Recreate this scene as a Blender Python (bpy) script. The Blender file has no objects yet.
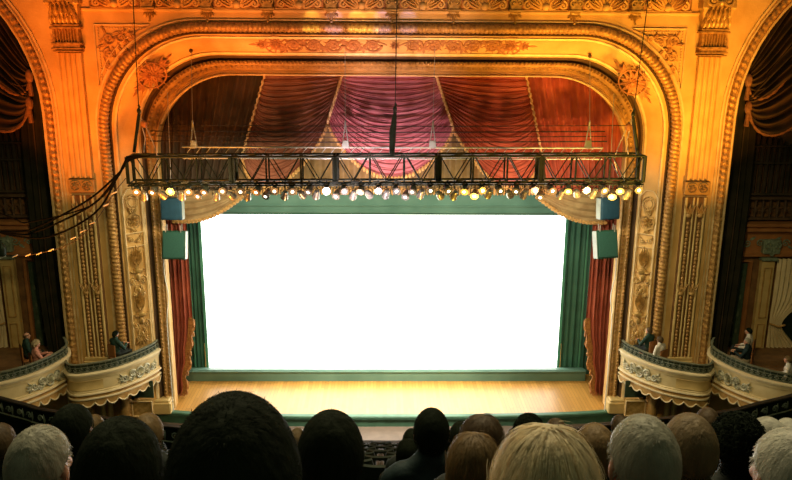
import bpy, bmesh, math, random
from mathutils import Vector, Matrix, noise
from mathutils.geometry import tessellate_polygon
PI = math.pi
R = math.radians
V = Vector
rnd = random.Random(7)
col = bpy.context.scene.collection
# ------------------------------------------------------------------ camera numbers
F = 770.0
PITCH, YAW, ROLL = R(14.35), R(1.0), R(0.4)
CAM = V((-0.26, -24.6, 12.35))
fw = V((math.sin(YAW)*math.cos(PITCH), math.cos(YAW)*math.cos(PITCH), -math.sin(PITCH)))
r0 = V((math.cos(YAW), -math.sin(YAW), 0))
u0 = V((math.sin(YAW)*math.sin(PITCH), math.cos(YAW)*math.sin(PITCH), math.cos(PITCH)))
rt = math.cos(ROLL)*r0 + math.sin(ROLL)*u0
up = -math.sin(ROLL)*r0 + math.cos(ROLL)*u0
def ray(px, py): return fw + rt*((px-396)/F) + up*((240-py)/F)
def at(px, py, Y):                       # where a sight line meets the upright plane at depth Y
    d = ray(px, py); return CAM + d*((Y-CAM.y)/d.y)
def atz(px, py, Z):
    d = ray(px, py); return CAM + d*((Z-CAM.z)/d.z)

# ------------------------------------------------------------------ materials
MATS = {}
def mat(name, c1, c2=None, rough=.6, metal=0., scale=3., bump=0., bscale=20., emit=None, estr=0., spec=.3, stretch=None, trans=0., detail=4.):
    if name in MATS: return MATS[name]
    m = bpy.data.materials.new(name); m.use_nodes = True
    nt = m.node_tree; N = nt.nodes; L = nt.links
    b = N['Principled BSDF']
    b.inputs['Roughness'].default_value = rough
    b.inputs['Metallic'].default_value = metal
    b.inputs['Specular IOR Level'].default_value = spec
    tc = N.new('ShaderNodeTexCoord'); mp = N.new('ShaderNodeMapping')
    L.new(tc.outputs['Object'], mp.inputs[0])
    if stretch: mp.inputs['Scale'].default_value = stretch
    c2 = c2 or tuple(x*.7 for x in c1)
    nz = N.new('ShaderNodeTexNoise'); nz.inputs['Scale'].default_value = scale; nz.inputs['Detail'].default_value = detail
    L.new(mp.outputs[0], nz.inputs['Vector'])
    cr = N.new('ShaderNodeValToRGB')
    cr.color_ramp.elements[0].position = .32; cr.color_ramp.elements[1].position = .68
    cr.color_ramp.elements[0].color = (*c2, 1); cr.color_ramp.elements[1].color = (*c1, 1)
    L.new(nz.outputs['Fac'], cr.inputs[0]); L.new(cr.outputs[0], b.inputs['Base Color'])
    if bump:
        n2 = N.new('ShaderNodeTexNoise'); n2.inputs['Scale'].default_value = bscale; n2.inputs['Detail'].default_value = 5
        L.new(mp.outputs[0], n2.inputs['Vector'])
        bp = N.new('ShaderNodeBump'); bp.inputs['Strength'].default_value = bump; bp.inputs['Distance'].default_value = .02
        L.new(n2.outputs['Fac'], bp.inputs['Height']); L.new(bp.outputs[0], b.inputs['Normal'])
    if emit:
        b.inputs['Emission Color'].default_value = (*emit, 1); b.inputs['Emission Strength'].default_value = estr
    if trans:
        tr = N.new('ShaderNodeBsdfTranslucent'); mx = N.new('ShaderNodeMixShader'); mx.inputs[0].default_value = trans
        L.new(cr.outputs[0], tr.inputs[0]); L.new(b.outputs[0], mx.inputs[1]); L.new(tr.outputs[0], mx.inputs[2])
        L.new(mx.outputs[0], N['Material Output'].inputs[0])
    MATS[name] = m; return m
def floor_mat():
    m = bpy.data.materials.new('stage planks'); m.use_nodes = True
    nt = m.node_tree; N = nt.nodes; L = nt.links; b = N['Principled BSDF']
    tc = N.new('ShaderNodeTexCoord'); mp = N.new('ShaderNodeMapping'); mp.inputs['Rotation'].default_value = (0, 0, PI/2)
    L.new(tc.outputs['Object'], mp.inputs[0])
    br = N.new('ShaderNodeTexBrick'); br.inputs['Scale'].default_value = 1.
    br.inputs['Brick Width'].default_value = 1.6; br.inputs['Row Height'].default_value = .12; br.inputs['Mortar Size'].default_value = .004
    br.inputs['Color1'].default_value = (.50, .26, .055, 1); br.inputs['Color2'].default_value = (.38, .19, .035, 1); br.inputs['Mortar'].default_value = (.16, .09, .03, 1)
    L.new(mp.outputs[0], br.inputs['Vector']); L.new(br.outputs['Color'], b.inputs['Base Color'])
    b.inputs['Roughness'].default_value = .38
    return m
GOLD = mat('gilded plaster', (.74, .47, .17), (.58, .34, .10), .5, 0, 1.6, .35, 14)
GOLDD = mat('aged gilt plaster', (.52, .31, .10), (.34, .19, .055), .45, .1, 5, .5, 22)
RELIEF = mat('gilt relief', (.62, .40, .13), (.34, .20, .06), .38, .25, 9, .5, 40)
ROSE = mat('red brown painted relief', (.55, .25, .09), (.42, .19, .07), .6, 0, 9, .5, 30)
ROPE = mat('gilt rope moulding', (.60, .34, .10), (.26, .13, .04), .4, .25, 12, .5, 40)
GROOVE = mat('dark moulding groove', (.10, .055, .025), None, .8)
FILLET = mat('pale gilt fillet', (.80, .60, .30), (.60, .42, .18), .4, .1, 4)
CREAM = mat('cream painted plaster', (.74, .62, .38), (.62, .50, .28), .5, 0, 2.5, .2, 20)
OCHRE = mat('ochre painted plaster', (.62, .45, .18), (.50, .34, .12), .5, 0, 2.5, .2, 20)
BROWN = mat('brown woodwork and shaft shade', (.22, .11, .04), (.13, .065, .025), .5, 0, 4, .3, 20)
RUST = mat('rust painted woodwork', (.36, .15, .045), (.26, .10, .03), .55, 0, 3, .3, 20)
DGREEN = mat('dark green panel and shade', (.045, .075, .04), (.025, .04, .02), .7, 0, 7)
DARKC = mat('dark brown velvet', (.085, .055, .03), (.035, .03, .018), .8, 0, 2, 0, spec=.1)
BLACKC = mat('black green drape', (.020, .030, .018), (.010, .016, .010), .9, 0, 2, spec=.05)
PINKLIT = mat('pink lit red velvet', (.50, .19, .20), (.40, .12, .13), .65, 0, 2.2, .25, 30, spec=.2)  # pink light on the centre swag is part of this velvet colour
REDV = mat('red velvet', (.46, .12, .065), (.32, .07, .04), .65, 0, 2.2, .25, 30, spec=.2)
FRINGE = mat('gold bullion fringe', (.70, .42, .14), (.42, .22, .07), .6, 0, 14, .6, 60)
CORD = mat('gold tasselled cord', (.80, .58, .28), (.55, .34, .14), .5, 0, 20)
TAN = mat('tan gathered drape', (.50, .36, .18), (.34, .22, .10), .6, 0, 3, .2, 30)
TEAL = mat('green glow masking cloth', (.050, .15, .10), (.035, .11, .075), .55, 0, 1.5, .1, 30)  # green glow on the dark masking goes into the cloth colours from here
TEALH = mat('pale glow header cloth', (.12, .22, .16), (.08, .16, .115), .5, 0, 1.)
TEAL2 = mat('green glow masking edge', (.10, .30, .19), (.07, .22, .14), .5, 0, 2)
SCREEN = mat('lit projection screen', (.9, .9, .9), (.88, .88, .88), .9, emit=(1, .985, .95), estr=5.0)
STEEL = mat('black green painted steel', (.018, .030, .018), (.010, .018, .010), .45, .4, 6)
CHROME = mat('polished aluminium', (.62, .68, .60), (.16, .20, .15), .25, .5, 30)
LENS = mat('lit lamp lens', (1, .95, .8), None, .4, emit=(1, .92, .72), estr=6)
WIRE = mat('thin steel wire', (.05, .04, .03), None, .7, .1)
PALEW = mat('pale steel wire', (.45, .42, .36), None, .5, .3)
GREYP = mat('pale grey green pipe', (.42, .52, .46), None, .4, .3)
BLUES = mat('blue speaker cabinet', (.022, .075, .115), (.016, .055, .085), .55, 0, 5, .1)
GREENS = mat('dark green speaker cabinet', (.018, .075, .045), (.012, .05, .03), .55, 0, 5, .1)
GRILLE = mat('speaker grille cloth', (.030, .11, .085), (.02, .075, .055), .8, 0, 60)
LITSIDE = mat('screen lit cabinet side', (.34, .40, .34), None, .4)
RUBBER = mat('black cable rubber', (.004, .005, .004), None, .9, spec=.02)
WTAPE = mat('white cable tag', (.8, .8, .72), None, .5)
DECK = mat('green painted stage edge', (.07, .16, .10), (.05, .12, .07), .5)
PIT = mat('mauve brown pit cover', (.13, .095, .07), (.10, .075, .055), .7, 0, 3)
CARPET = mat('dark auditorium carpet', (.022, .026, .016), (.014, .018, .010), .9, 0, 6, .2, 80)
SEATF = mat('dark seat upholstery', (.030, .040, .026), (.020, .028, .018), .7, 0, 5, .1)
SEATW = mat('worn dark seat frame', (.05, .045, .03), None, .5)
IRON = mat('grey green cast iron', (.22, .23, .15), (.12, .13, .08), .5, .2, 10)
SILVER = mat('tarnished silver ornament', (.30, .36, .25), (.14, .18, .12), .45, .3, 12)
PLANK = floor_mat()

# ------------------------------------------------------------------ mesh building
def sub(a, b, t): return a + (b-a)*t
def catmull(pts, n=8):
    P = [V(p) for p in pts]; P = [P[0]*2-P[1]] + P + [P[-1]*2-P[-2]]; out = []
    for i in range(1, len(P)-2):
        for k in range(n):
            t = k/n; a, b, c, d = P[i-1], P[i], P[i+1], P[i+2]
            out.append(.5*((2*b)+(c-a)*t+(2*a-5*b+4*c-d)*t*t+(3*b-a-3*c+d)*t**3))
    out.append(P[-2]); return out
class MB:
    def __init__(s): s.v = []; s.f = []; s.mi = []; s.cur = 0
    def add(s, vs, fs):
        o = len(s.v); s.v += [tuple(p) for p in vs]; s.f += [tuple(i+o for i in f) for f in fs]; s.mi += [s.cur]*len(fs); return s
    def box(s, c, d, M=None):
        c = V(c); x, y, z = [k/2 for k in d]
        P = [V((i*x, j*y, k*z)) for i in (-1, 1) for j in (-1, 1) for k in (-1, 1)]
        if M: P = [M @ p for p in P]
        return s.add([c+p for p in P], [(0, 1, 3, 2), (4, 6, 7, 5), (0, 4, 5, 1), (2, 3, 7, 6), (0, 2, 6, 4), (1, 5, 7, 3)])
    def cbox(s, c, d, ch=.02, M=None):          # box with chamfered upright and level edges
        c = V(c); x, y, z = [k/2 for k in d]; rings = []
        for zz, ins in ((-z, ch), (-z+ch, 0), (z-ch, 0), (z, ch)):
            a, b = x-ins, y-ins; k = ch
            rings.append([V(p) for p in ((-a+k, -b, zz), (a-k, -b, zz), (a, -b+k, zz), (a, b-k, zz), (a-k, b, zz), (-a+k, b, zz), (-a, b-k, zz), (-a, -b+k, zz))])
        if M: rings = [[M @ p for p in r] for r in rings]
        return s.loft([[c+p for p in r] for r in rings], True, True)
    def loft(s, rings, closed=False, caps=False):
        n = len(rings[0]); vs = [p for r in rings for p in r]; fs = []
        for i in range(len(rings)-1):
            for j in range(n if closed else n-1):
                a = i*n+j; b = i*n+(j+1) % n; fs.append((a, b, b+n, a+n))
        if caps: fs.append(tuple(range(n))[::-1]); fs.append(tuple((len(rings)-1)*n+j for j in range(n)))
        return s.add(vs, fs)
    def tube(s, pts, r, n=6, closed=False, mod=None):
        P = [V(p) for p in pts]; m = len(P); rings = []; last = None
        for i, p in enumerate(P):
            a = P[(i-1) % m] if (closed or i) else p; b = P[(i+1) % m] if (closed or i < m-1) else p
            t = (b-a)
            t = t.normalized() if t.length > 1e-9 else V((0, 0, 1))
            if last is None: last = t.orthogonal().normalized()
            u = (last - t*last.dot(t))
            u = u.normalized() if u.length > 1e-6 else t.orthogonal().normalized()
            last = u; w = t.cross(u); rr = r[i] if isinstance(r, (list, tuple)) else r
            rings.append([p+(u*math.cos(2*PI*k/n)+w*math.sin(2*PI*k/n))*(rr*(mod(i, 2*PI*k/n) if mod else 1)) for k in range(n)])
        if closed: rings.append(rings[0])
        return s.loft(rings, True, not closed)
    def lathe(s, c, prof, n=16, M=None):
        c = V(c); rings = [[V((r*math.cos(2*PI*k/n), r*math.sin(2*PI*k/n), z)) for k in range(n)] for r, z in prof]
        if M: rings = [[M @ p for p in r] for r in rings]
        return s.loft([[c+p for p in r] for r in rings], True, True)
    def ball(s, c, r, n=8, m=5, M=None):
        if not isinstance(r, (tuple, list)): r = (r, r, r)
        c = V(c); rings = []
        for i in range(m+1):
            th = PI*(.02+.96*i/m); rings.append([V((r[0]*math.sin(th)*math.cos(2*PI*k/n), r[1]*math.sin(th)*math.sin(2*PI*k/n), -r[2]*math.cos(th))) for k in range(n)])
        if M: rings = [[M @ p for p in q] for q in rings]
        return s.loft([[c+p for p in q] for q in rings], True, True)
    def poly(s, pts):                            # flat polygon (concave allowed)
        P = [V(p) for p in pts]; return s.add(P, tessellate_polygon([P]))
    def build(s, name, m, parent=None, smooth=True, local=False, angle=40):
        me = bpy.data.meshes.new(name); org = V((0, 0, 0))
        if parent is not None and not local:
            q = parent
            while q is not None: org += q.location; q = q.parent
        me.from_pydata([tuple(V(p)-org) for p in s.v], [], s.f)
        for k in (m if isinstance(m, (list, tuple)) else [m]): me.materials.append(k)
        if any(s.mi): me.polygons.foreach_set('material_index', s.mi)
        me.update()
        if smooth: me.shade_smooth(); me.set_sharp_from_angle(angle=R(angle))
        o = bpy.data.objects.new(name, me); col.objects.link(o)
        if parent is not None: o.parent = parent
        return o
def tag(o, label, cat, group=None, kind=None):
    o['label'] = label; o['category'] = cat
    if group: o['group'] = group
    if kind: o['kind'] = kind
    return o
def thing(name, label, cat, loc=(0, 0, 0), rz=0, group=None):
    o = bpy.data.objects.new(name, None); col.objects.link(o); o.location = loc; o.rotation_euler = (0, 0, rz)
    o.empty_display_size = .1
    return tag(o, label, cat, group)
def struct(o): o['kind'] = 'structure'; return o
def dup(root, loc, rz=None, label=None, group=None):
    c = root.copy(); col.objects.link(c); c.location = loc
    if rz is not None: c.rotation_euler = (0, 0, rz)
    if label: c['label'] = label
    if group: c['group'] = group
    for ch in root.children:
        d = ch.copy(); col.objects.link(d); d.parent = c
        for g in ch.children:
            e = g.copy(); col.objects.link(e); e.parent = d
    return c
ORD = ['', 'first', 'second', 'third', 'fourth', 'fifth', 'sixth', 'seventh', 'eighth', 'ninth', 'tenth', 'eleventh', 'twelfth', 'thirteenth', 'fourteenth', 'fifteenth', 'sixteenth', 'seventeenth', 'eighteenth', 'nineteenth', 'twentieth'] + ['twenty-'+k for k in ('first', 'second', 'third', 'fourth', 'fifth', 'sixth', 'seventh', 'eighth', 'ninth')] + ['thirtieth', 'thirty-first', 'thirty-second', 'thirty-third', 'thirty-fourth']

# relief ornament helpers, on a tilted frame
class Fr:
    def __init__(s, O, U, Vv, N): s.O, s.U, s.V, s.N = V(O), V(U).normalized(), V(Vv).normalized(), V(N).normalized()
    def __call__(s, u, v, h=0): return s.O+s.U*u+s.V*v+s.N*h
def leaf(mb, fr, u, v, ang, L, W, h=.05, n=5, curl=0.):
    rows = []
    for i in range(n+1):
        t = i/n; w = W*math.sin(PI*(t*.92+.08)**.8)*(1-t*.25); a = ang+curl*t
        cu, cv = u+math.cos(a)*L*t, v+math.sin(a)*L*t; nx, ny = -math.sin(a), math.cos(a)
        rows.append([fr(cu+nx*w, cv+ny*w, 0), fr(cu+nx*w*.5, cv+ny*w*.5, h*.9*(.35+.65*math.sin(PI*t))), fr(cu, cv, h*.45), fr(cu-nx*w*.5, cv-ny*w*.5, h*.9*(.35+.65*math.sin(PI*t))), fr(cu-nx*w, cv-ny*w, 0)])
    mb.loft(rows)
def spiral(mb, fr, u, v, r, turns, a0, d, w=.03, h=.03, n=22):
    P = []; rr = []
    for i in range(n+1):
        t = i/n; q = r*(1-t*.85); a = a0+d*turns*2*PI*t
        P.append(fr(u+math.cos(a)*q, v+math.sin(a)*q, h)); rr.append(w*(1-.55*t))
    mb.tube(P, rr, 6); mb.ball(P[-1], w*1.2, 6, 4)
def ring2(mb, fr, u, v, r, w, h=.02, n=28, e=1.):
    mb.tube([fr(u+math.cos(2*PI*k/n)*r, v+math.sin(2*PI*k/n)*r*e, h) for k in range(n)], w, 6, closed=True)
def rosette(mb, fr, u, v, r, h=.07, n=9):
    for k in range(n): leaf(mb, fr, u, v, 2*PI*k/n, r, r*.30, h)
    for k in range(n): leaf(mb, fr, u, v, 2*PI*(k+.5)/n, r*.6, r*.2, h*1.6)
    mb.ball(fr(u, v, h*.9), r*.17, 8, 5)
def path2(mb, fr, pts, w, h=.02, n=6): mb.tube([fr(a, b, h) for a, b in pts], w, n)

# ------------------------------------------------------------------ arch outlines
def arch(hx, top, rr, zb, n=18, cx=0.):
    P = [(-hx, zb)]
    for k in range(1, 14): P.append((-hx, zb+(top-rr-zb)*k/14))
    for k in range(n+1):
        a = PI-PI/2*k/n; P.append((-hx+rr+rr*math.cos(a), top-rr+rr*math.sin(a)))
    for k in range(1, 16): P.append(((-hx+rr)+(2*(hx-rr))*k/16, top))
    for k in range(n+1):
        a = PI/2-PI/2*k/n; P.append((hx-rr+rr*math.cos(a), top-rr+rr*math.sin(a)))
    for k in range(13, 0, -1): P.append((hx, zb+(top-rr-zb)*k/14))
    P.append((hx, zb)); return [(x+cx, z) for x, z in P]
def arch3(hx, top, rr, Y, zb=0., cx=0.): return [V((x, Y, z)) for x, z in arch(hx, top, rr, zb, cx=cx)]
def resample(P, step):
    out = [P[0]]; acc = 0
    for a, b in zip(P, P[1:]):
        L = (b-a).length; d = step-acc
        while d <= L: out.append(a+(b-a)*(d/L)); d += step
        acc = (acc+L) % step if L else acc
        acc = L-(d-step)
    return out
W = -.8                                          # face of the proscenium wall
FZ = 13.24                                       # foot of the upper frieze
SA = (15.6, 5.0, 10.2, 1.6)                      # side arches: centre, radius, springing, sill

def side_arch(s, grow=0., zb=1.6):
    cx, r, z0, _ = SA; r += grow; P = [(cx-r, zb), (cx-r, 4.5), (cx-r, 7.5)]
    for k in range(29): a = PI-PI*k/28; P.append((cx+r*math.cos(a), z0+r*math.sin(a)))
    P += [(cx+r, 7.5), (cx+r, 4.5), (cx+r, zb)]
    return [(s*x, z) for x, z in P]

# wall_front: one sheet with the stage arch and the two box arches cut from it
def build_shell():
    mb = MB(); out = [(-21.5, -1.8)]
    L = side_arch(-1); Rr = side_arch(1)
    pts = [(-21.5, 16.5), (-21.5, 1.6)] + L[::-1] + [(-10.62, 1.6)]
    pts = [(-21.5, 1.6)] + L[::-1] + [(L[0][0], 1.6)]
    outline = [(-21.5, 16.5), (-21.5, -1.8), (-8.72, -1.8)] + arch(8.72, 12.72, 3.0, 0.) + [(8.72, -1.8), (21.5, -1.8), (21.5, 16.5)]
    P = [V((x, W, z)) for x, z in outline]
    h1 = [V((x, W, z)) for x, z in L]; h2 = [V((x, W, z)) for x, z in Rr]
    mb.add(P+h1+h2, tessellate_polygon([P, h1, h2]))
    for s in (-1, 1):                            # depth of the box arches
        a = side_arch(s); mb.loft([[V((x, W, z)) for x, z in a], [V((x, W+.45, z)) for x, z in a]])
    struct(mb.build('wall_front', GOLD, smooth=False))
    for s, nm in ((-1, 'left'), (1, 'right')):   # wall behind each box arch and the far side wall
        mb = MB(); mb.box((s*15.9, .75, 7.4), (11.2, .2, 18.4)); struct(mb.build('wall_'+nm+'_box_back', BROWN, smooth=False))
        mb = MB(); mb.box((s*21.6, -13, 7.4), (.2, 26, 18.4)); struct(mb.build('wall_'+nm, OCHRE, smooth=False))
    # stage house behind the arch
    mb = MB(); mb.box((0, 6.1, 6.5), (24, .2, 17)); struct(mb.build('wall_back', BLACKC, smooth=False))
    for s, nm in ((-1, 'left'), (1, 'right')):
        mb = MB(); mb.box((s*11.9, 3.3, 5.), (.2, 5.4, 14)); struct(mb.build('wall_'+nm+'_wing', BLACKC, smooth=False))
    mb = MB(); mb.box((0, -13, -1.9), (43, 28, .2)); struct(mb.build('floor', CARPET, smooth=False))
    mb = MB()
    front = [V((x, -.55-.12*math.cos(x/7.8*PI/2)+.55*(abs(x)/8.9)**6, 0)) for x in [-8.9+17.8*k/40 for k in range(41)]]
    top = front + [V((11.7, 6, 0)), V((-11.7, 6, 0))]
    mb.poly([p+V((0, .16, 0)) if p.y < 5 else p for p in top])
    struct(mb.build('floor_stage', PLANK, smooth=False))
    mb = MB(); prof = [(.17, .004), (.17, .03), (0., .03), (-.03, 0.), (-.03, -.08), (0, -.1), (0., -.36)]
    mb.loft([[p+V((0, a, b)) for p in front] for a, b in prof]); struct(mb.build('trim_1', DECK, smooth=False))
    mb = MB(); rim = [p+V((0, -1.12, -.36)) for p in front]
    mb.loft([[p+V((0, 0, -.36)) for p in front], rim, [p+V((0, 0, -.05)) for p in rim], [p+V((0, .02, -1.45)) for p in rim]])
    struct(mb.build('floor_pit_cover', PIT, smooth=False))
    mb = MB(); mb.loft([[p+V((0, -.01, .02)) for p in rim], [p+V((0, -.06, .02)) for p in rim], [p+V((0, -.06, -.08)) for p in rim]]); struct(mb.build('trim_2', FILLET, smooth=False))
build_shell()

def mouldings():
    c = .05
    def lo(name, secs, m, sm=True):
        mb = MB(); mb.loft([arch3(hx, tp, r, y, cx=cc) for hx, tp, r, y, cc in secs]); return struct(mb.build(name, m, smooth=sm))
    P = resample(arch3(8.79, 12.78, 3.1, W-.04), .026)
    mb = MB(); mb.tube(P, .145, 10, mod=lambda i, a: 1+.085*math.sin(i*1.25+a)); struct(mb.build('trim_3', ROPE))
    lo('trim_4', [(8.96, 12.95, 3.2, W, 0), (8.98, 12.97, 3.2, W-.05, 0), (9.03, 13.0, 3.2, W-.05, 0), (9.04, 13.01, 3.2, W, 0)], FILLET, False)
    lo('trim_5', [(8.72, 12.72, 3.0, W, 0), (8.66, 12.66, 2.95, W+.10, .0), (8.64, 12.64, 2.93, W+.04, .0), (8.60, 12.60, 2.92, W+.02, .0), (8.58, 12.57, 2.9, W+.06, 0)], GROOVE, False)
    lo('wall_arch_cove', [(8.58, 12.57, 2.9, W+.04, 0), (8.35, 12.36, 2.8, W+.22, .01), (8.12, 12.13, 2.65, W+.42, .03), (7.95, 11.95, 2.55, -.2, .05)], GOLD)
    lo('trim_6', [(8.50, 12.50, 2.87, W+.09, 0), (8.50, 12.50, 2.87, W+.04, 0), (8.45, 12.45, 2.85, W+.06, 0), (8.45, 12.45, 2.85, W+.14, 0)], FILLET, False)
    lo('trim_7', [(8.04, 12.04, 2.6, -.28, c), (8.03, 12.04, 2.6, -.33, c), (7.98, 11.98, 2.57, -.30, c), (7.96, 11.96, 2.57, -.22, c)], FILLET, False)
    lo('trim_8', [(7.96, 11.96, 2.55, -.2, c), (7.90, 11.89, 2.53, -.16, c), (7.88, 11.86, 2.53, -.02, c), (7.84, 11.82, 2.53, -.02, c), (7.82, 11.79, 2.5, -.12, c)], GROOVE, False)
    lo('trim_9', [(7.82, 11.79, 2.5, -.1, c), (7.74, 11.70, 2.5, -.12, c), (7.68, 11.62, 2.5, -.02, c), (7.60, 11.54, 2.5, -.02, c), (7.58, 11.50, 2.5, .06, c)], GOLDD)
    lo('trim_10', [(7.58, 11.50, 2.5, .06, c), (7.56, 11.44, 2.5, .02, c), (7.53, 11.37, 2.5, .1, c), (7.53, 11.36, 2.5, .45, c)], GOLD)
    lo('trim_11', [(7.56, 11.40, 2.5, .0, c), (7.53, 11.37, 2.5, -.03, c), (7.50, 11.34, 2.5, .0, c), (7.50, 11.34, 2.5, .06, c)], FILLET, False)
    mb = MB()
    for p in resample(arch3(7.76, 11.73, 2.5, -.14, cx=c), .125): mb.ball(p, .043, 6, 4)
    struct(mb.build('trim_12', ROPE))
    mb = MB()
    for p in resample(arch3(7.64, 11.59, 2.5, -.04, cx=c), .16): mb.box(p, (.07, .06, .07))
    struct(mb.build('trim_13', ROPE, smooth=False))
    for s in (-1, 1):                            # plinths of the arch mouldings
        mb = MB(); mb.cbox((s*7.82+.02, -.22, .20), (.62, .5, .42), .03); mb.cbox((s*7.82+.02, -.22, .44), (.52, .4, .1), .03)
        struct(mb.build('trim_14', OCHRE, smooth=False))
    for i, s in enumerate((-1, 1)):              # box arch mouldings
        a = [V((x, W-.03, z)) for x, z in side_arch(s, .19)]
        mb = MB(); mb.tube(resample(a, .045), .11, 8, mod=lambda i, t: 1+.17*math.sin(i*1.4+t)); struct(mb.build('trim_%d' % (15+i), ROPE))
        mb = MB()
        for g, w, m in ((.34, .035, 0), (.02, .045, 0)):
            mb.tube([V((x, W-.02, z)) for x, z in side_arch(s, g)], w, 6)
        struct(mb.build('trim_%d' % (17+i), FILLET))
        mb = MB(); a1 = side_arch(s, .47); a2 = side_arch(s, .42)   # outer fillet
        k0, k1 = 0, 20
        mb.loft([[V((x, W-.0, z)) for x, z in a1[k0:k1]], [V((x, W-.04, z)) for x, z in a1[k0:k1]], [V((x, W-.04, z)) for x, z in a2[k0:k1]], [V((x, W, z)) for x, z in a2[k0:k1]]])
        struct(mb.build('trim_%d' % (19+i), FILLET, smooth=False))
mouldings()

# ------------------------------------------------------------------ plaster ornament
def top_frieze():
    mb = MB(); mb.loft([[V((-9.15, y, z)), V((9.15, y, z))] for y, z in ((W, FZ-.05), (W-.05, FZ-.04), (W-.07, FZ+.0), (W-.07, FZ+.04), (W-.02, FZ+.05), (W-.02, 14.6), (W-.35, 14.7), (W-.35, 14.9), (W, 14.95))])
    struct(mb.build('trim_21', GOLD, smooth=False))
    nb = 10
    xs = [at(20.5+61.2*k, 18, W-.2).x for k in range(1, nb+1)]
    xs = [-8.82+1.96*k*.98 for k in range(0, 10)]
    xs = [at(p, 15, W-.2).x for p in (148, 206, 267, 331, 392, 454, 516, 576, 637)]
    for k, x in enumerate(xs):
        t = thing('frieze_bracket', 'gilded scroll bracket with hanging leaf pendant on upper frieze, %s from left' % ORD[k+1], 'bracket', (x, W-.2, FZ), 0, 'brackets along the upper frieze')
        fr = Fr((x, W-.14, FZ), (1, 0, 0), (0, 0, 1), (0, -1, 0))
        mb = MB(); mb.cbox((x, W-.12, FZ+.55), (.34, .20, .95), .03); mb.cbox((x, W-.14, FZ+.06), (.42, .22, .07), .02)
        spiral(mb, fr, -.10, .26, .12, 1.2, 0, 1, .035, .1); spiral(mb, fr, .10, .26, .12, 1.2, PI, -1, .035, .1)
        mb.build('bracket_block', RELIEF, t)
        mb = MB(); mb.ball((x, W-.10, FZ+.0), (.16, .07, .06))
        fr = Fr((x, W-.03, FZ), (1, 0, 0), (0, 0, 1), (0, -1, 0))
        for a in (-.85, -.45, 0, .45, .85): leaf(mb, fr, 0, .03, -PI/2+a, .27 if a else .34, .06, .09)
        mb.ball((x, W-.08, FZ-.30), .04); mb.build('pendant', RELIEF, t)
    cs = [xs[0]-1.0] + [(a+b)/2 for a, b in zip(xs, xs[1:])] + [xs[-1]+.93]
    for k, x in enumerate(cs):
        fr = Fr((x, W-.03, FZ+.08), (1, 0, 0), (0, 0, 1), (0, -1, 0)); mb = MB(); mb2 = MB(); path2(mb2, fr, [(-.72, .0), (.72, .0), (.72, .95), (-.72, .95), (-.72, 0)], .03)
        for q in range(-4, 5):
            a = PI/2+q*.37; L = .84-.04*abs(q)
            leaf(mb, fr, math.cos(a)*.10, .05, a, L*.85, .095, .20, 7, curl=-q*.12)
        for s in (-1, 1): spiral(mb, fr, s*.52, .14, .13, 1.3, PI/2, -s, .04, .06)
        mb.ball(fr(0, .1, .08), .12, 8, 5)
        o = thing('palmette_relief', 'x', 'ornament', (x, W, FZ)); mb.build('fan_leaves', GOLD, o); mb3 = MB(); mb3.box((x, W-.03, FZ+.56), (1.4, .02, .92)); mb3.build('sunk_ground', ROSE, o, False); mb2.build('panel_frame', ROPE, o); tag(o, 'gilded fan shaped palmette relief on the upper frieze, %s from left' % ORD[k+1], 'ornament', 'palmettes along the upper frieze')
top_frieze()

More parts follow.
